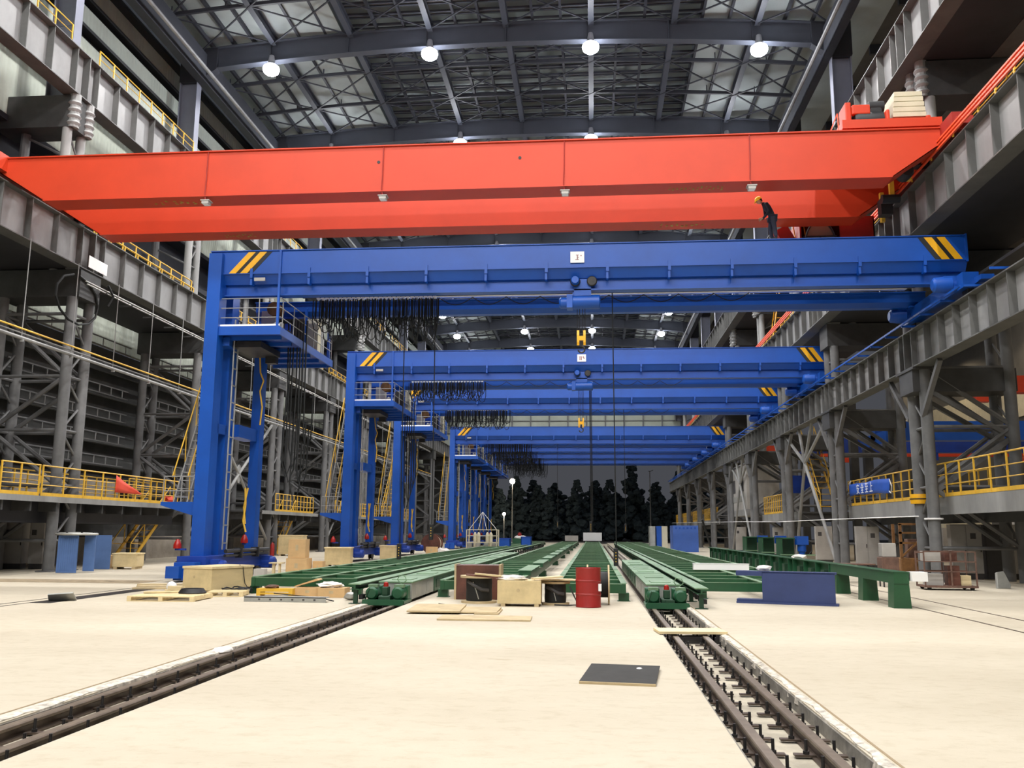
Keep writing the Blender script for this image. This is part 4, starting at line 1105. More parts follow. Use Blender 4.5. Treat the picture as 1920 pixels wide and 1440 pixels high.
m=MB(); m.path([(-.55,21.0,.45),(-.45,20.9,.25),(-.35,20.85,.05),(-.6,20.9,.03),(-.9,21.0,.03)],.018,6); o=m.build('loose_cable','black'); tag(o,'thin black cable curling from the small drum to the red drum','cable')
# flat things on the floor in front
t=B(0,.86,0,1.25,.02,.03).build('rubber_mat','mat_dark',smooth=False); t.location=(-.17,10.5,.0); t.rotation_euler=(.015,0,-.11); tag(t,'dark rectangular plate with pale edge lying on the near floor','plate')
c=MB().box(.0,.86,-.02,.0,.0,.028).build('pale_edge','ply',t,smooth=False)
c=MB().blob((.62,.95,.035),.035,2,.3,2,(1,1,.4)).build('paint_dab','white',t)
for i,(x,y,w,d,z,rz,lab) in enumerate(((-3.85,18.55,1.1,1.3,.0,.03,'pale plywood sheet on the floor, left one of the overlapping three'),(-3.05,18.75,1.05,.95,.02,.0,'pale plywood sheet on the floor, middle one of the overlapping three'),(-2.45,18.6,.5,1.1,.0,.02,'pale plywood sheet on the floor, right one of the overlapping three'))):
    o=B(0,w,0,d,.0,.03).build('ply_sheet','ply',smooth=False); o.location=(x,y,z+.001); o.rotation_euler=(.03 if i<2 else 0,0,rz); o.location.z=(.07,.035,.001)[i] if False else (.035,.012,.001)[i]; tag(o,lab,'plywood sheet')
o=B(0,1.8,0,.85,0,.03).build('plank','ply',smooth=False); o.location=(-3.0,17.3,.001); o.rotation_euler=(0,0,.03); tag(o,'long narrow brown board on the floor in front of the plywood sheets','plank')
o=MB().path([(-3.6,21.0,.02),(-3.3,20.7,.015),(-2.95,20.75,.015)],.012,5).build('steel_rod','dark_metal'); tag(o,'short dark bent rod on the floor beside the plywood sheets','rod')
t=thing('crossing_board','pale wooden board laid across the right rail pit','board',(1.1,15.55,.0),.1)
MB().box(0,1.15,0,.62,.01,.05).build('board','wood_pale',t,smooth=False); MB().box(.25,.9,.02,.2,-.17,-.03).box(.95,1.1,.0,.25,-.2,.01).build('under_block','dark_metal',t,smooth=False)
o=MB().bar((1.66,8.95,-.18),(1.69,8.35,-.18),.05,.05).bar((1.66,8.4,-.19),(1.78,7.3,-.19),.06,.05).build('wood_lath','wood_pale',smooth=False); tag(o,'pale wooden laths lying between the rails in the right pit','wood lath')
o=MB().blob((2.02,8.72,-.18),.06,6,.5,2,(1,.8,.7)).build('paper_scrap','tarp'); tag(o,'crumpled white paper scrap beside the rail in the right pit','paper scrap')
o=MB().blob((-5.25,12.6,.0),.16,9,.4,2,(.8,1.4,.35)).build('plastic_scrap','tarp'); tag(o,'pale crumpled plastic on the lip of the left pit','plastic scrap')

# ---- left clutter around the first gantry leg
t=thing('wood_crate','large long pale wooden crate in front of the first gantry leg','crate',(-11.14,23.77,0),-.33)
MB().box(0,1.0,0,1.65,.07,.68).build('body','wood',t,smooth=False,bevel=.01); MB().box(-.02,1.02,-.02,1.67,.64,.7).build('lid','wood_pale',t,smooth=False)
for y in (.1,1.4): MB().box(0,1.0,y,y+.12,0,.07).build('skid','ply',t,smooth=False)
m=MB(); m.path([(.9,1.2,.71),(1.02,1.2,.66),(1.03,1.25,.4),(1.03,1.3,.2),(1.04,1.4,.1)],.012,5); m.build('strap','black',t)
m=MB(); m.lathe(((.003,-.004),(.04,-.004),(.04,0),(.003,0)),(.4,-.001,.42),'Y',10); m.build('stamp','ply',t)
t=thing('cable_heap','black cables heaped on the floor between large crate and green frame','cable heap',(-9.45,23.6,0))
for i in range(7):
    rr=random.Random(70+i); m=MB(); r=rr.uniform(.2,.42); cx,cy=rr.uniform(-.15,.15),rr.uniform(-.1,.5)
    m.path([(cx+r*math.cos(a)*1.2,cy+r*math.sin(a),.03+.02*i+.03*math.sin(3*a+i)) for a in [q*.42 for q in range(14)]],.018,5); m.build('cable_loop','black',t)
def pallet(lab,x,y,w,d,rz,mtl='wood_pale'):
    t=thing('pallet',lab,'pallet',(x,y,0),rz)
    p=None
    for i in range(6):
        b=B(0,w,i*d/6+.01,(i+1)*d/6-.05,.1,.125).build('deck_board',mtl,t,smooth=False)
    for xx in (0,w/2-.05,w-.1): B(xx,xx+.1,0,d,0.02,.1).build('bearer',mtl,t,smooth=False)
    for i in (0,1): B(0,w,i*(d-.12),i*(d-.12)+.12,0,.02).build('base_board',mtl,t,smooth=False)
    return t
pallet('flat pale wooden pallet in front of the large pale crate',-11.0,20.6,1.6,1.25,.06)
pallet('half hidden pale pallet to the right of the flat pallet',-9.8,22.3,.9,.9,.2)
o=B(0,1.0,0,.35,0,.03).build('plank','wood',smooth=False); o.location=(-11.0,21.4,.13); o.rotation_euler=(0,0,.5); tag(o,'loose pale plank lying slantwise on the flat pallet','plank')
m=MB()
for i in range(5): m.path([(-9.9+.32*math.cos(a)*(1-.05*i),21.7+.3*math.sin(a)*(1-.05*i),.15+.02*i) for a in [q*PI/8 for q in range(17)]],.02,5)
o=m.build('cable_coil','black'); tag(o,'black cable coil lying on the pallet before the crate','cable coil')
o=MB().prism(((0,0),(.62,.0),(.58,.3),(.02,.24)),0,.03,'Y').build('cover_slab','plate_steel',smooth=False); o.location=(-12.85,20.45,.0); o.rotation_euler=(.9,0,.3); tag(o,'pale slab propped up over the open floor slot','slab')
o=MB().box(-12.9,-12.4,19.8,26.5,-.05,.003).build('floor_slot','dark_metal',smooth=False); tag(o,'long dark open slot in the floor beside the pallet','floor slot',kind='structure'); 
for i,(x,y,rz) in enumerate(((-13.7,26.2,.2),(-13.3,25.4,.1),(-13.0,24.6,.25))):
    o=B(0,1.5,0,.3,0,.05).build('plank','ply',smooth=False); o.location=(x,y,.002+.0*i); o.rotation_euler=(0,0,rz); tag(o,'grey weathered plank beside the floor slot, %s from the gantry leg'%ORD[i],'plank')
o=MB().blob((0,0,.14),.14,4,.2,2).build('paint_can','white'); o.location=(-11.5,23.9,0); tag(o,'round white bundle at the foot of the gantry drive','bundle')
for i,(x,y,z,rz) in enumerate(((-11.35,23.2,.0,.4),(-11.25,23.15,.1,-.3))):
    o=B(0,.45,0,.16,0,.1).build('wood_offcut','wood_pale',smooth=False); o.location=(x,y,z); o.rotation_euler=(0,0,rz); tag(o,'pale wood offcut beside the large crate, %s one'%('lower','upper')[i],'offcut')
t=thing('steel_channel','long grey perforated steel channel lying on the floor before the green frame','steel beam',(-8.3,21.0,0))
MB().box(0,2.0,0,.02,0,.12).box(0,2.0,0,.3,.1,.12).build('channel','plate_steel',t,smooth=False)
m=MB()
for k in range(6): m.box(.35+k*.27,.4+k*.27,-.003,0,.04,.08)
m.build('slot_hole','grey_cab_dark',t,smooth=False)
t=thing('yellow_pallet','small bright yellow wooden stand beside the green frame leg','stand',(-8.65,22.7,0))
MB().box(0,.95,0,.35,.12,.2).build('top','yellow',t,smooth=False); MB().box(0,.1,0,.35,0,.12).box(.85,.95,0,.35,0,.12).box(.1,.85,0,.05,.05,.1).build('foot','yellow',t,smooth=False)
m=MB(); m.blob((.35,.15,.24),.12,3,.5,2,(1.5,1,.5)); m.build('loose_parts','rusty',t)
def carton(lab,x,y,w,d,h,z=0,rz=0.,mtl='cardboard',name='cardboard_box'):
    t=thing(name,lab,'box',(x,y,z),rz)
    MB().box(0,w,0,d,0,h).build('body',mtl,t,smooth=False,bevel=.006); MB().box(-.003,w+.003,d*.45,d*.55,h-.002,h+.004).box(w*.42,w*.58,-.004,.0,h*.4,h*.7).build('tape','ply' if mtl!='ply' else 'wood',t,smooth=False)
    return t
carton('wide open cardboard box with white paper, in front of the green frame',-7.0,22.6,.7,.5,.24)
carton('flat cardboard box with a dark slot beside the open box',-7.72,22.9,.7,.5,.22)
o=MB().prism(((0,0),(.62,.18),(.58,.22),(.0,.03)),0,.4,'Y').build('cardboard_flap','cardboard',smooth=False); o.location=(-7.75,23.0,.225); tag(o,'slanting torn cardboard flap lying on the flat box','cardboard')
o=MB().blob((0,0,.05),.24,12,.6,3,(1.3,.9,.3)).build('packing_paper','tarp'); o.location=(-6.75,22.85,.25); tag(o,'crumpled white packing paper in the open cardboard box','packing paper')
o=MB().path([(-8.0,22.2,.12),(-6.6,21.6,.06),(-6.2,21.3,.02)],.014,6).build('steel_rod','dark_metal'); tag(o,'long thin dark rod leaning over the cardboard boxes','rod')
o=MB().blob((0,0,.1),.14,15,.4,2,(1.2,1,.7)).build('bag_bundle','plate_steel'); o.location=(-5.95,21.9,0); tag(o,'grey plastic bundle between cardboard box and narrow rail','bundle')
carton('large brown cardboard box carrying another box, behind the green frame',-11.7,33.6,.8,.7,.62)
carton('brown cardboard box on top of the large one behind the green frame',-11.65,33.65,.66,.6,.72,.625,.05)
carton('small brown cardboard box to the right of the stacked boxes',-10.85,34.2,.4,.4,.5)
o=B(0,.36,0,.3,0,.4).build('grey_box','grey_cab',smooth=False); o.location=(-11.3,29.3,0); tag(o,'plain grey box at the corner of the first gantry drive','box')
t=thing('small_stand','small pale wooden stand left of the stacked cardboard boxes','stand',(-12.3,33.4,0))
B(0,.5,0,.4,.42,.46).build('top','wood_pale',t,smooth=False); B(.1,.2,.1,.2,0,.42).build('leg','wood_pale',t,smooth=False); B(.35,.42,.1,.2,0,.42).build('leg','wood_pale',t,smooth=False)
def crate(lab,x,y,w,d,h,rz=0):
    t=thing('wood_crate',lab,'crate',(x,y,0),rz)
    MB().box(0,w,0,d,.1,h).build('body','wood',t,smooth=False,bevel=.01); MB().box(-.03,w+.03,-.03,d+.03,h,h+.05).build('lid','wood_pale',t,smooth=False)
    for q in (.05,w-.2): MB().box(q,q+.15,0,d,0,.1).build('skid','ply',t,smooth=False)
    return t
crate('big pale wooden crate in front of the second gantry legs',-12.45,41.0,1.2,1.0,.85,.15)
crate('pale wooden crate standing between second and third gantry legs',-12.0,50.0,.85,.8,.8,.05)
crate('small wooden crate by the left columns in front of the yellow stair',-20.2,36.4,1.0,1.0,.62,.2)
crate('brown crate under the left walkway behind the stacked boxes',-20.6,57.5,1.6,1.2,1.3,.1)
carton('low brown board box left of the small crate near the yellow stair',-21.3,37.2,.8,.6,.55,0,.2)
o=MB().blob((0,0,.12),.35,21,.5,2,(1.1,.8,.4)).build('litter_sheet','tarp'); o.location=(-10.4,36.5,0); tag(o,'white crumpled plastic on the floor behind the stacked boxes','plastic sheet')
o=B(0,.5,0,.4,0,.35).build('tool_box','dark_metal',smooth=False); o.location=(-12.6,43.0,0); tag(o,'small dark box left of the big pale crate','box')
t=thing('cable_reel','big brown and white cable reel standing by the far gantry legs','cable reel',(-11.9,66.0,.75))
MB().lathe(((.02,-.6),(.72,-.6),(.72,-.52),(.02,-.52)),axis='Y',n=28).build('flange','brown_box',t); MB().lathe(((.02,-.55),(.6,-.55),(.6,.5),(.02,.5)),axis='Y',n=28).build('wound_cable','cream',t); MB().lathe(((.02,.5),(.72,.5),(.72,.58),(.02,.58)),axis='Y',n=28).build('flange','brown_box',t)
carton('brown carton in front of the big cable reel',-12.0,64.0,.8,.5,.55)
o=MB().blob((0,0,.2),.4,33,.5,2,(1.2,.8,.7)).build('white_bag','tarp'); o.location=(-10.9,65.0,0); tag(o,'white bag on the floor beside the big cable reel','bag')
t=thing('gas_rack','pale steel rack with white cylinders hanging on slings far down the hall','rack',(-10.6,75.,.1))
m=MB()
for x in (0,2.55):
    for y in (0,1.5): m.box(x-.04,x+.04,y-.04,y+.04,0,1.72)
for z in (.05,.65,1.2,1.7): m.box(0,2.55,-.04,.04,z-.03,z+.03); m.box(0,2.55,1.46,1.54,z-.03,z+.03)
m.build('frame','cream',t,smooth=False)
for x in (.65,.95,1.7,2.0): MB().lathe(((.02,.1),(.15,.1),(.15,1.3),(.08,1.45),(.02,1.5)),(x,.5,0),n=12).build('cylinder','cream',t)
for x in (.2,.9,1.6,2.3): MB().box(x-.15,x+.2,.2,.8,.05,.6).build('tank_box','plate_steel',t,smooth=False)
m=MB()
for x in (.1,.9,1.6,2.45): m.tube((x,.75,1.72),(1.25,.75,3.2),.02,5)
m.build('sling','white',t)
for i,(x,y,w,h) in enumerate(((-8.3,78.,1.1,1.1),(-6.9,86.,1.0,1.2))):
    t=thing('blue_bin','plain blue steel bin far down the hall, %s right of the pale rack'%ORD[i],'bin',(x,y,0)); MB().box(0,w,0,.05,0,h).box(0,w,.95,1,0,h).box(0,.05,0,1,0,h).box(w-.05,w,0,1,0,h).box(0,w,0,1,0,.05).build('shell','blue',t,smooth=False); MB().box(-.03,w+.03,-.04,0,h-.06,h).build('rim','blue_deck',t,smooth=False)
t=thing('tarp_stack','white tarpaulin heap with a red bundle on a green box far away','stack',(-8.3,92.5,.452)); MB().box(0,1.5,0,1.2,0,.5).build('green_case','green_cart',t,smooth=False); MB().blob((.75,.5,.62),.55,44,.3,2,(1.2,.8,.4)).build('tarpaulin','tarp',t); MB().blob((.7,.4,.9),.22,45,.3,2).build('red_bundle','drum_red',t)
for i,(x,y,w,h,mm,lab) in enumerate(((-4.3,138.,2.0,1.1,'grey_cab','grey machine box near the open end, left of the white truck'),(-1.6,146.,3.0,1.6,'white_plate','small white flatbed box lit up just outside the open end'))):
    t=thing('loading_box',lab,'box',(x,y,-.05 if y>142 else 0)); MB().box(0,w,0,1.5,.3,h).build('body',mm,t,smooth=False); MB().box(.1,w-.1,.1,1.4,0,.3).build('under_frame','dark_metal',t,smooth=False)
# left: blue folded mats, cabinets
t=thing('blue_mat_screen','ribbed pale blue folding screen standing at the left column','screen',(-20.4,32.75,0),.12)
MB().box(0,.75,0,.06,.02,1.42).build('screen_panel','foam_blue',t,smooth=False); MB().box(.78,1.2,.5,.56,.06,1.42).build('screen_panel','foam_blue',t,smooth=False)
m=MB()
for k in range(9): m.box(.06+k*.08,.09+k*.08,-.015,0,.1,1.35)
m.build('rib','foam_blue',t,smooth=False)
o=B(0,.8,0,.06,.02,1.42).build('blue_mat_screen','foam_blue',smooth=False); o.location=(-20.9,35.9,0); o.rotation_euler=(0,0,.2); tag(o,'plain blue screen panel standing right of the ribbed screen','screen')
t=thing('round_lid','round grey lid with bolts lying on top of the blue screens','lid',(-20.0,33.3,1.43)); MB().lathe(((.02,0),(.75,0),(.78,.04),(.75,.09),(.02,.12)),n=30).build('disc','plate_steel',t)
for k in range(8): MB().lathe(((.005,.0),(.04,.0),(.04,.03),(.005,.03)),(.68*math.cos(k*.785),.68*math.sin(k*.785),.09),n=8).build('bolt','dark_metal',t)
cabinet('pale cabinet at the far left edge below the yellow railing',-24.7,35.7,.85,.5,1.95,.1,doors=1)
cabinet('narrow pale cabinet beside the first left lattice column',-23.5,35.7,.6,.5,1.95,.1,doors=1)
t=thing('fire_extinguisher','red fire extinguisher in a dark corner behind the left column','fire extinguisher',(-20.9,34.2,0)); MB().lathe(((.02,0),(.09,0),(.09,.45),(.04,.55),(.02,.58)),n=14).build('bottle','drum_red',t); MB().box(-.02,.12,-.02,.02,.55,.6).build('valve','black',t,smooth=False)
t=thing('fire_extinguisher','red fire extinguisher at the left column behind the cardboard boxes','fire extinguisher',(-20.8,57.0,0)); MB().lathe(((.02,0),(.13,0),(.13,.7),(.05,.85),(.02,.9)),n=14).build('bottle','drum_red',t); MB().box(-.02,.14,-.02,.02,.85,.92).build('valve','black',t,smooth=False)
# right far: blue container row with brown clutter
t=thing('storage_container','plain blue steel container standing beside the wide right frame, far','container',(7.0,80.,0)); MB().box(0,2.2,0,3,0,2.3).build('shell','container_blue',t,smooth=False)
for k in range(6): B(.2+k*.33,.35+k*.33,-.02,0,2.0,2.15).build('vent','blue',t,smooth=False)
for i,(x,mm) in enumerate(((6.35,'cream'),(5.9,'blue'),(5.3,'plate_steel'))): 
    o=B(0,.5,0,2,0,2.25).build('storage_cabinet',mm,smooth=False); o.location=(x,84.+i*.5,0); tag(o,('cream','bright blue','pale grey')[i]+' narrow cabinet beside the far blue container','cabinet')
for i,(x,y,s) in enumerate(((5.9,78.,.5),(5.2,79.5,.45),(6.5,77.,.35))):
    carton('pale brown package in front of the far blue container, %s one'%ORD[i],x,y,s,s,s*.8,0,.3*i)
t=thing('lifting_gear','dark tangled lifting gear on the floor near the far columns','lifting gear',(8.6,64.,0)); MB().blob((0,0,.3),.5,51,.5,2,(1,.8,.6)).build('gear_heap','black',t); MB().bar((-.3,0,.3),(-1.0,-.4,2.6),.1).build('gear_arm','black',t,smooth=False)
# ================================================================== MEZZANINES
def deck(lab,x0,x1,y0,y1,z,fx,fh):
    t=thing('walkway_deck',lab,'walkway',(x0,y0,z),kind='structure')
    L=y1-y0
    MB().box(0,x1-x0,0,L,-.1,0).build('deck_plate','steel_dark',t,smooth=False)
    MB().box(fx-x0-.03,fx-x0+.03,0,L,-fh,.02).build('fascia','steel_light',t,smooth=False)
    m=MB(); n=int(L/1.6)
    for k in range(n): m.box(.1,x1-x0-.1,k*L/n+.2,k*L/n+.3,-.55,-.1)
    m.box(1.3,1.4,0,L,-.9,-.1); m.build('joist','steel_dark',t,smooth=False)
    return t
# left
deck('grey walkway deck with yellow railing along the left columns, near stretch',-25.0,-20.85,15.,44.6,2.88,-20.85,.2)
deck('grey walkway deck along the left columns behind the first gantry',-25.0,-20.85,55.,66.5,2.88,-20.85,.2)
deck('grey walkway deck along the left columns behind the second gantry',-25.0,-20.85,70.,100,2.88,-20.85,.2)
o=MB().box(-25,-21.7,15,44.6,1.9,2.7).build('trim_8','soffit',smooth=False); tag(o,'ribbed beam under the left walkway deck, coloured dark for the shade there','beam',kind='structure')  # shadow of the overhanging deck put into the dark colour
for i,(y,L) in enumerate(((20,9.5),(29.7,2.2),(32.1,11.2))):
    t=guard_rail('yellow guard rail on the left walkway, %s section from the camera'%ORD[i],L,1.15,max(2,int(L/1.3))); t.location=(-20.85,y,2.9)
for i,(y,L) in enumerate(((57.3,8.0),(71,6.),(79,6),(87,7),(95,5))):
    t=guard_rail('yellow guard rail on the left walkway seen between blue legs, %s of them'%ORD[i],L,1.15,int(L/.7)); t.location=(-20.85,y,2.9)
t=guard_rail('yellow guard rail at the back of the left walkway',12,1.15,14); t.location=(-23.2,33,2.9)
t=guard_rail('yellow guard rail around the stair opening on the left walkway',3.4,1.15,5); t.location=(-22.0,40.6,2.9)
o=MB().box(-25.3,-24.9,30,45,2.9,4.1).build('back_panel','plinth',smooth=False); tag(o,'pale yellowish panels behind the left walkway railing','panel')
t=thing('red_flag','red pennant hung on the left walkway railing','flag',(-20.78,37.2,3.2))
m=MB(); n=10; vs=[]; fs=[]
for i in range(n+1):
    s=i/n
    for j in range(4):
        q=j/3.; vs.append((.03*math.sin(s*7+q*2), s*2.3, .05+ (.72*(1-s)+.03)*q + .12*(1-s)*0 ))
for i in range(n):
    for j in range(3): a=i*4+j; fs.append((a,a+1,a+5,a+4))
m.add(vs,fs); o=m.build('cloth','flag_red',t); so=o.modifiers.new('th','SOLIDIFY'); so.thickness=.006
o=MB().blob((0,0,.2),.3,61,.5,2,(.8,1.3,.7)).build('red_bundle','flag_red'); o.location=(-20.95,42.6,2.9); tag(o,'crumpled red cloth bundle at the end of the left walkway','bundle')
# yellow stair under the left walkway
def stair(lab,x,y,w,run,rise,z0=0,mtl='yellow',n=10,s=1):
    t=thing('steel_stair',lab,'stair',(x,y,z0))
    m=MB()
    for xx in (0,w): m.bar((xx,0,0.02),(xx,s*run,rise),.05,.18)
    m.build('stringer',mtl,t,smooth=False)
    for k in range(n): MB().box(0,w,s*(k+.5)*run/n-.12,s*(k+.5)*run/n+.12,(k+.6)*rise/n,(k+.6)*rise/n+.03).build('tread',mtl,t,smooth=False)
    m=MB()
    for xx in (0,w):
        m.path([(xx,0,1.0),(xx,s*run,rise+1.0)],.03,6)
        for k in range(4): q=k/3.; m.tube((xx,s*run*q,rise*q),(xx,s*run*q,rise*q+1.0),.025,6)
        for k in range(3): q=k/3.; q2=(k+1)/3.; m.tube((xx,s*run*q,rise*q+1.0),(xx,s*run*q2,rise*q2),.018,5)
    m.build('hand_rail',mtl,t)
    return t
stair('yellow steel stair climbing to the left walkway behind the small crate',-22.9,41.0,1.0,3.6,2.85)
stair('yellow steel stair under the left walkway behind the second gantry',-22.9,61,1.0,3.4,2.85)
stair('yellow steel stair high up at the right columns behind the blue girder',13.2,66.5,1.0,5.5,5.0,14.2,'yellow_deep',12,-1)
stair('yellow steel stair between right columns behind the star brace',13.6,55.0,.9,4.5,4.6,3.05,'yellow',12)
stair('yellow steel stair tower piece between left columns, far behind third gantry',-20.6,86,.9,4.5,5.2,2.9,'yellow',12)
# grey and yellow pipes hung by rods on the left
for nm,x,z,r,mm,lab in (('service_pipe',-20.6,8.5,.07,'steel_light','long grey service pipe hung on rods along the left columns'),('service_pipe',-20.55,8.82,.035,'yellow','thin yellow gas pipe running above the grey service pipe'),('service_pipe',-20.62,8.68,.03,'steel_light','thin grey pipe between the grey and yellow service pipes')):
    o=MB().tube((x,18,z),(x,112,z),r,8).build(nm,mm); tag(o,lab,'pipe')
sp=[o for o in COL.objects if o.name=='service_pipe'][0]
rod=None
for i in range(22):
    if rod is None:
        rod=MB().tube((0,0,0),(0,0,3.8),.018,6).box(-.05,.1,-.02,.02,-.1,0).build('drop_rod','steel_light',sp); c=rod
    else:
        c=rod.copy(); COL.objects.link(c)
    c.location=(-20.6,23.5+i*3.1,8.45)
# cable trough under the middle left runway: two pale pipes on brackets
o=MB().tube((-20.75,33.6,11.75),(-20.75,112,11.75),.035,6).tube((-20.68,33.6,11.62),(-20.68,112,11.62),.03,6).build('conductor_tube','plate_steel'); tag(o,'pair of pale conductor tubes under the middle left runway','conductor tube')
m=MB()
for k in range(36): m.box(-21.2,-20.6,35+k*2.1,35.06+k*2.1,11.55,11.62)
o=m.build('tube_support','steel_dark',smooth=False); tag(o,'row of dark support arms for the conductor tubes','support')
o=MB().box(-20.88,-20.86,33.9,35.3,12.45,12.95).build('sign_board','white_plate',smooth=False); tag(o,'blank white plate fixed to the middle left runway','plate')
m=MB(); m.path([(-20.9,33.4+1.5*math.sin(a),10.9+1.0*math.cos(a)) for a in [i*.5 for i in range(13)]],.05,6); m.path([(-20.7,35.2,12.0),(-20.6,35.5,11.6),(-20.7,35.3,11.1)],.05,6)
o=m.build('hose_loop','rubber'); tag(o,'big black hose loop hanging at the first left column head','hose')
# right mezzanine
deck('grey walkway deck with yellow railing at the right, near stretch',12.75,16.2,17,46.0,3.02,12.75,.62)
deck('grey walkway deck at the right under the white site office',12.75,16.2,57,69.,3.02,12.75,.5)
deck('grey walkway deck at the right, far stretch to the open end',12.75,16.2,92.,139,3.02,12.75,.5)
for i,(y,L,n) in enumerate(((19,15.6,13),(36.2,9.6,10))):
    t=guard_rail('yellow guard rail on the right walkway, %s'%('section nearest the camera','section carrying the blue banner'),L,1.2,n) if False else guard_rail('yellow guard rail on the right walkway, '+('section beside the first column' if i==0 else 'section carrying the blue banner'),L,1.2,n); t.location=(12.72,y,3.04)
for i,(y,L,n) in enumerate(((58.5,9.5,14),(93,11,14),(105,11,14),(117,11,14),(129,10,12))):
    t=guard_rail('dense yellow guard rail far along the right walkway, %s section'%ORD[i],L,1.25,n); t.location=(12.72,y,3.04)
t=guard_rail('yellow guard rail at the back of the right walkway behind the banner',9,1.2,10); t.location=(15.5,36.5,3.04)
t=guard_rail('low yellow guard rail of a platform behind the near right railing',7,1.1,9); t.location=(15.6,26.5,3.04)
# yellow drum clamp round the column
o=MB().lathe(((.23,-.18),(.34,-.18),(.36,0),(.34,.18),(.23,.18)),(0,0,0),n=20).build('column_guard','yellow_deep'); o.location=(12.3,34.92,3.0); tag(o,'yellow sleeve strapped round the right lattice column','sleeve')
c=MB().lathe(((.355,-.02),(.37,-.02),(.37,.02),(.355,.02)),n=20).build('strap','black',o)
o=MB().lathe(((.22,-.03),(.32,-.03),(.32,.03),(.22,.03)),n=20).build('column_ring','white_plate'); o.location=(12.3,33.7,2.25); tag(o,'thin white ring round the right lattice column','ring')
o=MB().path([(12.1,139,3.1),(12.1,75,2.6),(12.05,60,2.42),(12.05,47,2.4),(12.05,34.5,2.35)],.02,5).build('white_cable','white'); tag(o,'thin white cable strung along the right columns','cable')
# banner
t=thing('banner','blue banner with white characters tied to the right walkway railing','banner',(12.62,45.2,3.5))
m=MB(); n=24; vs=[]; fs=[]
for i in range(n+1):
    s=i/n
    for j in range(4):
        q=j/3.; vs.append((-.02-.03*math.sin(s*9+q*2.), -s*5.9, -.02+.58*q+.05*math.sin(s*5)*(1-q)+ .02*math.sin(s*11)))
for i in range(n):
    for j in range(3): a=i*4+j; fs.append((a,a+1,a+5,a+4))
m.add(vs,fs); o=m.build('cloth','banner',t); so=o.modifiers.new('th','SOLIDIFY'); so.thickness=.006
fc=bpy.data.curves.new('banner_text','FONT'); fc.body='安全至上'; fc.size=.5; fc.extrude=.004; fc.space_character=1.7
fo=bpy.data.objects.new('lettering_curve',fc); COL.objects.link(fo); bpy.context.view_layer.update(); lm=bpy.data.meshes.new_from_object(fo.evaluated_get(bpy.context.evaluated_depsgraph_get())); bpy.data.objects.remove(fo)
fo=bpy.data.objects.new('lettering',lm); COL.objects.link(fo); fo.parent=t; fo.location=(-.075,-1.3,.1); fo.rotation_euler=(PI/2,0,-PI/2); lm.materials.clear(); lm.materials.append(MATS['white'])
m=MB(); m.path([(-.02,.1,.6),(-.03,-.3,.75),(-.03,-.1,.5)],.02,5); m.path([(-.03,-6.0,.5),(-.05,-6.3,.2),(-.03,-6.1,-.1),(-.03,-5.9,.0)],.02,5); m.build('tie_rope','white',t)
# site office box
t=thing('site_office','white site office cabin on the right walkway with two small windows','cabin',(12.45,73.8,3.6))
MB().box(0,2.6,0,9.6,0,3.65).build('wall_shell','grey_cab',t,smooth=False)
for y in (1.4,5.7): MB().box(-.03,0,y,y+1.1,1.5,2.6).build('office_window','grey_cab_dark',t,smooth=False)
MB().box(-.03,0,.4,9.2,.7,1.2).build('band','plate_steel',t,smooth=False); MB().box(-.1,2.7,-.1,9.7,3.65,3.75).build('roof_edge','steel_light',t,smooth=False); MB().box(0,2.6,0,9.6,-.5,0).build('under_beam','steel_light',t,smooth=False)
# blue panels between right columns
o=MB().box(13.2,15.2,62.5,62.6,4.4,5.6).build('screen_wall','blue_deck',smooth=False); tag(o,'dark blue panel between the right columns above the walkway','panel')

# ================================================================== NEIGHBOUR BAY ON THE RIGHT
o=MB().box(47,47.4,Y0,Y1,0,30).build('wall_right','side_grey',smooth=False); tag(o,'pale wall far across the neighbouring bay','wall',kind='structure')
o=MB().box(46.8,47,Y0,Y1,14.5,18.5).build('wall_right_lit_band','cream',smooth=False); tag(o,'pale band painted as warm light on the far wall of the neighbouring bay','wall',kind='structure')  # pale strip added to stand for a warmly lit stretch of wall
for y in (95,115,135):
    spot((43,y,24),1500.,(1,.8,.55))  # warm spots added only to brighten the pale band
o=B(16.5,48,Y0,Y1,30.2,30.35).build('ceiling_side','side_grey',smooth=False); tag(o,'roof of the neighbouring bay on the right','roof',kind='structure')
m=MB()
for k in range(30): m.box(16.5,47,-10+k*5,-9.8+k*5,29.6,30.2)
o=m.build('ceiling_side_purlins','slate_dark',smooth=False); tag(o,'row of dark purlins under the neighbouring bay roof','purlin',kind='structure')
for i,(y,z,mm,lab) in enumerate(((55,7.25,'blue','blue bridge crane in the neighbouring bay seen between the right columns'),(96,9.7,'red','red bridge crane low in the neighbouring bay'),(72,8.0,'blue_deck','second blue bridge crane farther off in the neighbouring bay'),(62,11.2,'red','red bridge crane high in the neighbouring bay at the picture edge'))):
    t=thing('bridge_crane',lab,'bridge crane',(17,y,z))
    MB().box(0 if i!=3 else 8.4,29,0,.9,0,1.15).build('girder',mm,t,smooth=False); B(.0,.5,-2,3,-.3,.4).build('end_carriage',mm,t,smooth=False); B(28.5,29,-2,3,-.3,.4).build('end_carriage',mm,t,smooth=False)
    for xx in (17.25,45.75):
        for yy in (y-1.5,y+2.5): tag(B(xx-.25,xx+.25,yy-.25,yy+.25,0,z-.3).build('column','steel_dark',smooth=False),'dark column under a bridge crane in the neighbouring bay','column','neighbouring bay columns','structure')
    MB().box(9,10,.1,.8,-.6,0).build('hoist_body',mm,t,smooth=False)
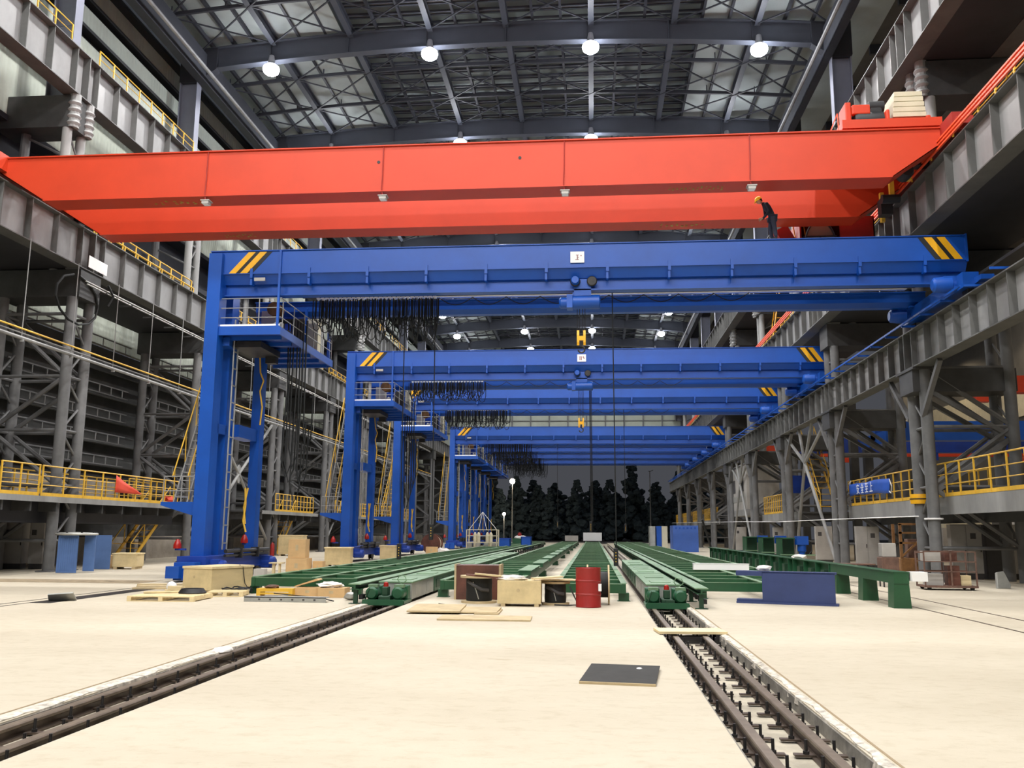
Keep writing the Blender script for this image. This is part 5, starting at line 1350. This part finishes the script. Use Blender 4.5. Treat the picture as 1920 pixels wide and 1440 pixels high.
for i,(y,w) in enumerate(((40,1.6),(58,2.2),(75,3))):
    t=thing('side_stack','pale stacked goods on the floor of the neighbouring bay, %s from the camera'%ORD[i],'stack',(24+i*2,y,0)); MB().box(0,w*1.5,0,2,0,1.2+.5*i).build('stack_body',('cream','foam_blue','grey_cab')[i],t,smooth=False); MB().box(.2,w*1.3,.2,1.6,1.2+.5*i,2+.5*i).build('stack_top',('foam_blue','white','cream')[i],t,smooth=False)
for k in range(3,10,2):
    for x in (24,32,40):
        spot((x,YC[k],29.0),1800.,(1,.86,.68))
t=guard_rail('yellow guard rail piece high in the neighbouring bay at the right edge',4,1.1,5); t.location=(15.9,27.0,10.4)
o=MB().box(13.0,16,26.5,34.5,10.3,10.4).build('landing_plate','steel_dark',smooth=False); tag(o,'small dark landing behind the low right runway','landing')

# ================================================================== WORKER ON THE BLUE GIRDER
def skin_body(name, verts, edges, m, parent=None, sub=2):
    me=bpy.data.meshes.new(name); me.from_pydata([v[:3] for v in verts],edges,[]); o=bpy.data.objects.new(name,me); COL.objects.link(o)
    if parent: o.parent=parent
    sk=o.modifiers.new('skin','SKIN'); sk.use_smooth_shade=True
    for i,v in enumerate(verts):
        r=v[3]; r2=v[4] if len(v)>4 else r
        me.skin_vertices[0].data[i].radius=(r,r2); me.skin_vertices[0].data[i].use_root=(i==0)
    ss=o.modifiers.new('sub','SUBSURF'); ss.levels=sub; ss.render_levels=sub
    me.materials.append(MATS[m]); return o
t=thing('person','person in dark work clothes and yellow hard hat bending forward on the first blue girder','person',(6.28,30.1,11.63))
# faces -x; y is depth
body=[(0,0,.88,.15,.12),(-.03,0,1.02,.145,.12),(-.10,0,1.16,.16,.12),(-.20,0,1.30,.165,.115),(-.27,0,1.38,.08,.07),(-.33,0,1.43,.062,.06),
 (.0,-.1,.84,.1),(.05,-.1,.48,.07),(.09,-.1,.10,.05),(-.02,-.1,.045,.045,.04),
 (.0,.1,.84,.1),(-.06,.12,.48,.07),(.0,.12,.10,.05),(-.11,.12,.045,.045,.04),
 (-.2,-.2,1.31,.07),(-.14,-.24,1.04,.05),(-.27,-.16,.86,.04),(-.33,-.1,.84,.033),
 (-.2,.2,1.31,.07),(-.18,.24,1.04,.05),(-.3,.14,.88,.04),(-.35,.08,.86,.033)]
ed=[(0,1),(1,2),(2,3),(3,4),(4,5),(0,6),(6,7),(7,8),(8,9),(0,10),(10,11),(11,12),(12,13),(3,14),(14,15),(15,16),(16,17),(3,18),(18,19),(19,20),(20,21)]
b=skin_body('body',body,ed,'work_cloth',t)
# head with face
m=MB(); m.blob((0,0,0),.1,0,.0,3,(1.05,.82,1.22)); 
m.tube((-.09,0,-.0),(-.125,0,-.03),.016,8,.012); m.box(-.104,-.096,-.03,.03,-.062,-.054); m.blob((0,.088,-.01),.026,1,.1,2,(.6,.4,1)); m.blob((0,-.088,-.01),.026,1,.1,2,(.6,.4,1))
h=m.build('head','skin',t); h.location=(-.42,0,1.5); h.rotation_euler=(0,-.55,0)
m=MB()
for y in (-.035,.035): m.blob((-.093,y,.015),.012,1,.0,2)
m.build('eye','black',h)
MB().lathe(((.118,.0),(.125,.02),(.118,.07),(.09,.115),(.045,.138),(.003,.142)),(0,0,.02),n=24).box(-.17,-.09,-.07,.07,.02,.032).build('hard_hat','helmet',h)
MB().blob((.03,0,.0),.098,2,.1,2,(.9,.86,1.0)).build('hair','black',h)
def hand(x,y,z,s):
    o=MB().blob((0,0,0),.045,1,.05,2,(1.1,.5,.9))
    for k in range(4): o.path([(-.03,-.012+.008*k*s-.01,.028-.018*k),(-.065-.004*(k%2),s*.0-.012+.008*k,.02-.018*k),(-.075,.01-.012+.008*k,-.005-.018*k)],.0095,6)
    o.path([(-.0,s*.02,.03),(-.03,s*.03,.045),(-.055,s*.02,.04)],.0105,6)
    q=o.build('hand','skin',t); q.location=(x,y,z); q.rotation_euler=(0,-.5,0)
hand(-.36,-.08,.83,1); hand(-.38,.06,.85,-1)
for x,y in ((-.0,-.1),(-.07,.12)):
    MB().prism(((x-.15,0),(x+.12,0),(x+.13,.06),(x+.12,.12),(x+.02,.13),(x-.1,.07),(x-.155,.04)),y-.05,y+.05,'Y').build('boot','boots',t,smooth=False,bevel=.015)
tr=[(0,0,.9,.158,.128),(.0,-.1,.84,.105),(.05,-.1,.48,.078),(.09,-.1,.14,.062),(.0,.1,.84,.105),(-.06,.12,.48,.078),(.0,.12,.14,.062)]
skin_body('trousers',tr,[(0,1),(1,2),(2,3),(0,4),(4,5),(5,6)],'trousers',t)

# ================================================================== OUTSIDE
protos=[]
def tree(kind,lab,x,y,s):
    if kind<len(protos): return dup(protos[kind],(x,y,-.05),lab,R_.uniform(0,6),(s,s,s*R_.uniform(.92,1.1)))
    rr=random.Random(90+kind)
    t=thing('dark_tree',lab,'tree',(x,y,-.05),group='night trees beyond the yard')
    MB().tube((0,0,0),(0,0,5),.3,8,.15).build('trunk','trunk',t)
    m=MB(); H=(13,12,14)[kind]
    for i in range(80):
        q=i/80.; z=.8+q*(H-1.2); R=(3.3*(1-q)**.65+.25) if kind!=1 else 3.2*math.sin(PI*min(.97,.18+q*.8))
        a=rr.uniform(0,6.28); r=R*rr.uniform(.3,.95); m.blob((r*math.cos(a),r*math.sin(a),z),.45+.7*(1-q),i,.8,2,(1,1,.8))
    m.build('crown','leaf',t)
    protos.append(t); t.scale=(s,s,s); return t
i=0
rr=random.Random(5)
for row,(y,n,x0,dx) in enumerate(((176,15,-27,3.9),(186,15,-30,4.3),(168,5,-28,2.6))):
    for k in range(n):
        x=x0+k*dx+rr.uniform(-.8,.8)
        if row==2: s=rr.uniform(.55,.75)
        else: s=rr.uniform(.82,1.06)
        tree(i if i<3 else rr.randrange(3),'dark night tree beyond the yard, %s from the left in the %s row'%((ORD+['fifteenth'])[k],('front','back','low bushy')[row]),x,y+rr.uniform(-2,2),s); i+=1
def street_lamp(lab,x,y,z,on,arm):
    t=thing('street_lamp',lab,'street lamp',(x,y,-.05))
    MB().tube((0,0,0),(0,0,z-.1),.13,10,.07).build('pole','steel_light',t)
    MB().tube((0,0,z-.1),(arm,0,z+.1),.05,8).lathe(((.02,0),(.25,0),(.3,-.1),(.02,-.12)),(0,0,z),n=12).build('arm','steel_light',t)
    if on:
        MB().blob((0,0,z-.2),on,1,0,2).build('lamp_head','street_glow',t)
        ld=bpy.data.lights.new('street_light','POINT'); ld.energy=350; ld.color=(1,.85,.62); ld.shadow_soft_size=.4
        o=bpy.data.objects.new('street_light',ld); COL.objects.link(o); o.location=(x,y-.6,z-.6)
street_lamp('tall lit street lamp in the yard beyond the open end',-14.7,163.,11.0,.5,.5)
street_lamp('small warm lit lamp low among the dark trees',-15.9,160.,5.0,.3,.3)
street_lamp('tall unlit lamp pole in the yard near the right end columns',10.4,164.,12.8,0,.6)

# ================================================================== WORLD
w=bpy.data.worlds.new('night_sky'); SC.world=w; w.use_nodes=True
bg=w.node_tree.nodes['Background']; bg.inputs['Color'].default_value=(.075,.078,.09,1); bg.inputs['Strength'].default_value=.85
SC.cycles.use_denoising=True
SC.cycles.max_bounces=6; SC.cycles.diffuse_bounces=4; SC.cycles.glossy_bounces=2; SC.cycles.transmission_bounces=2
SC.cycles.sample_clamp_indirect=6.
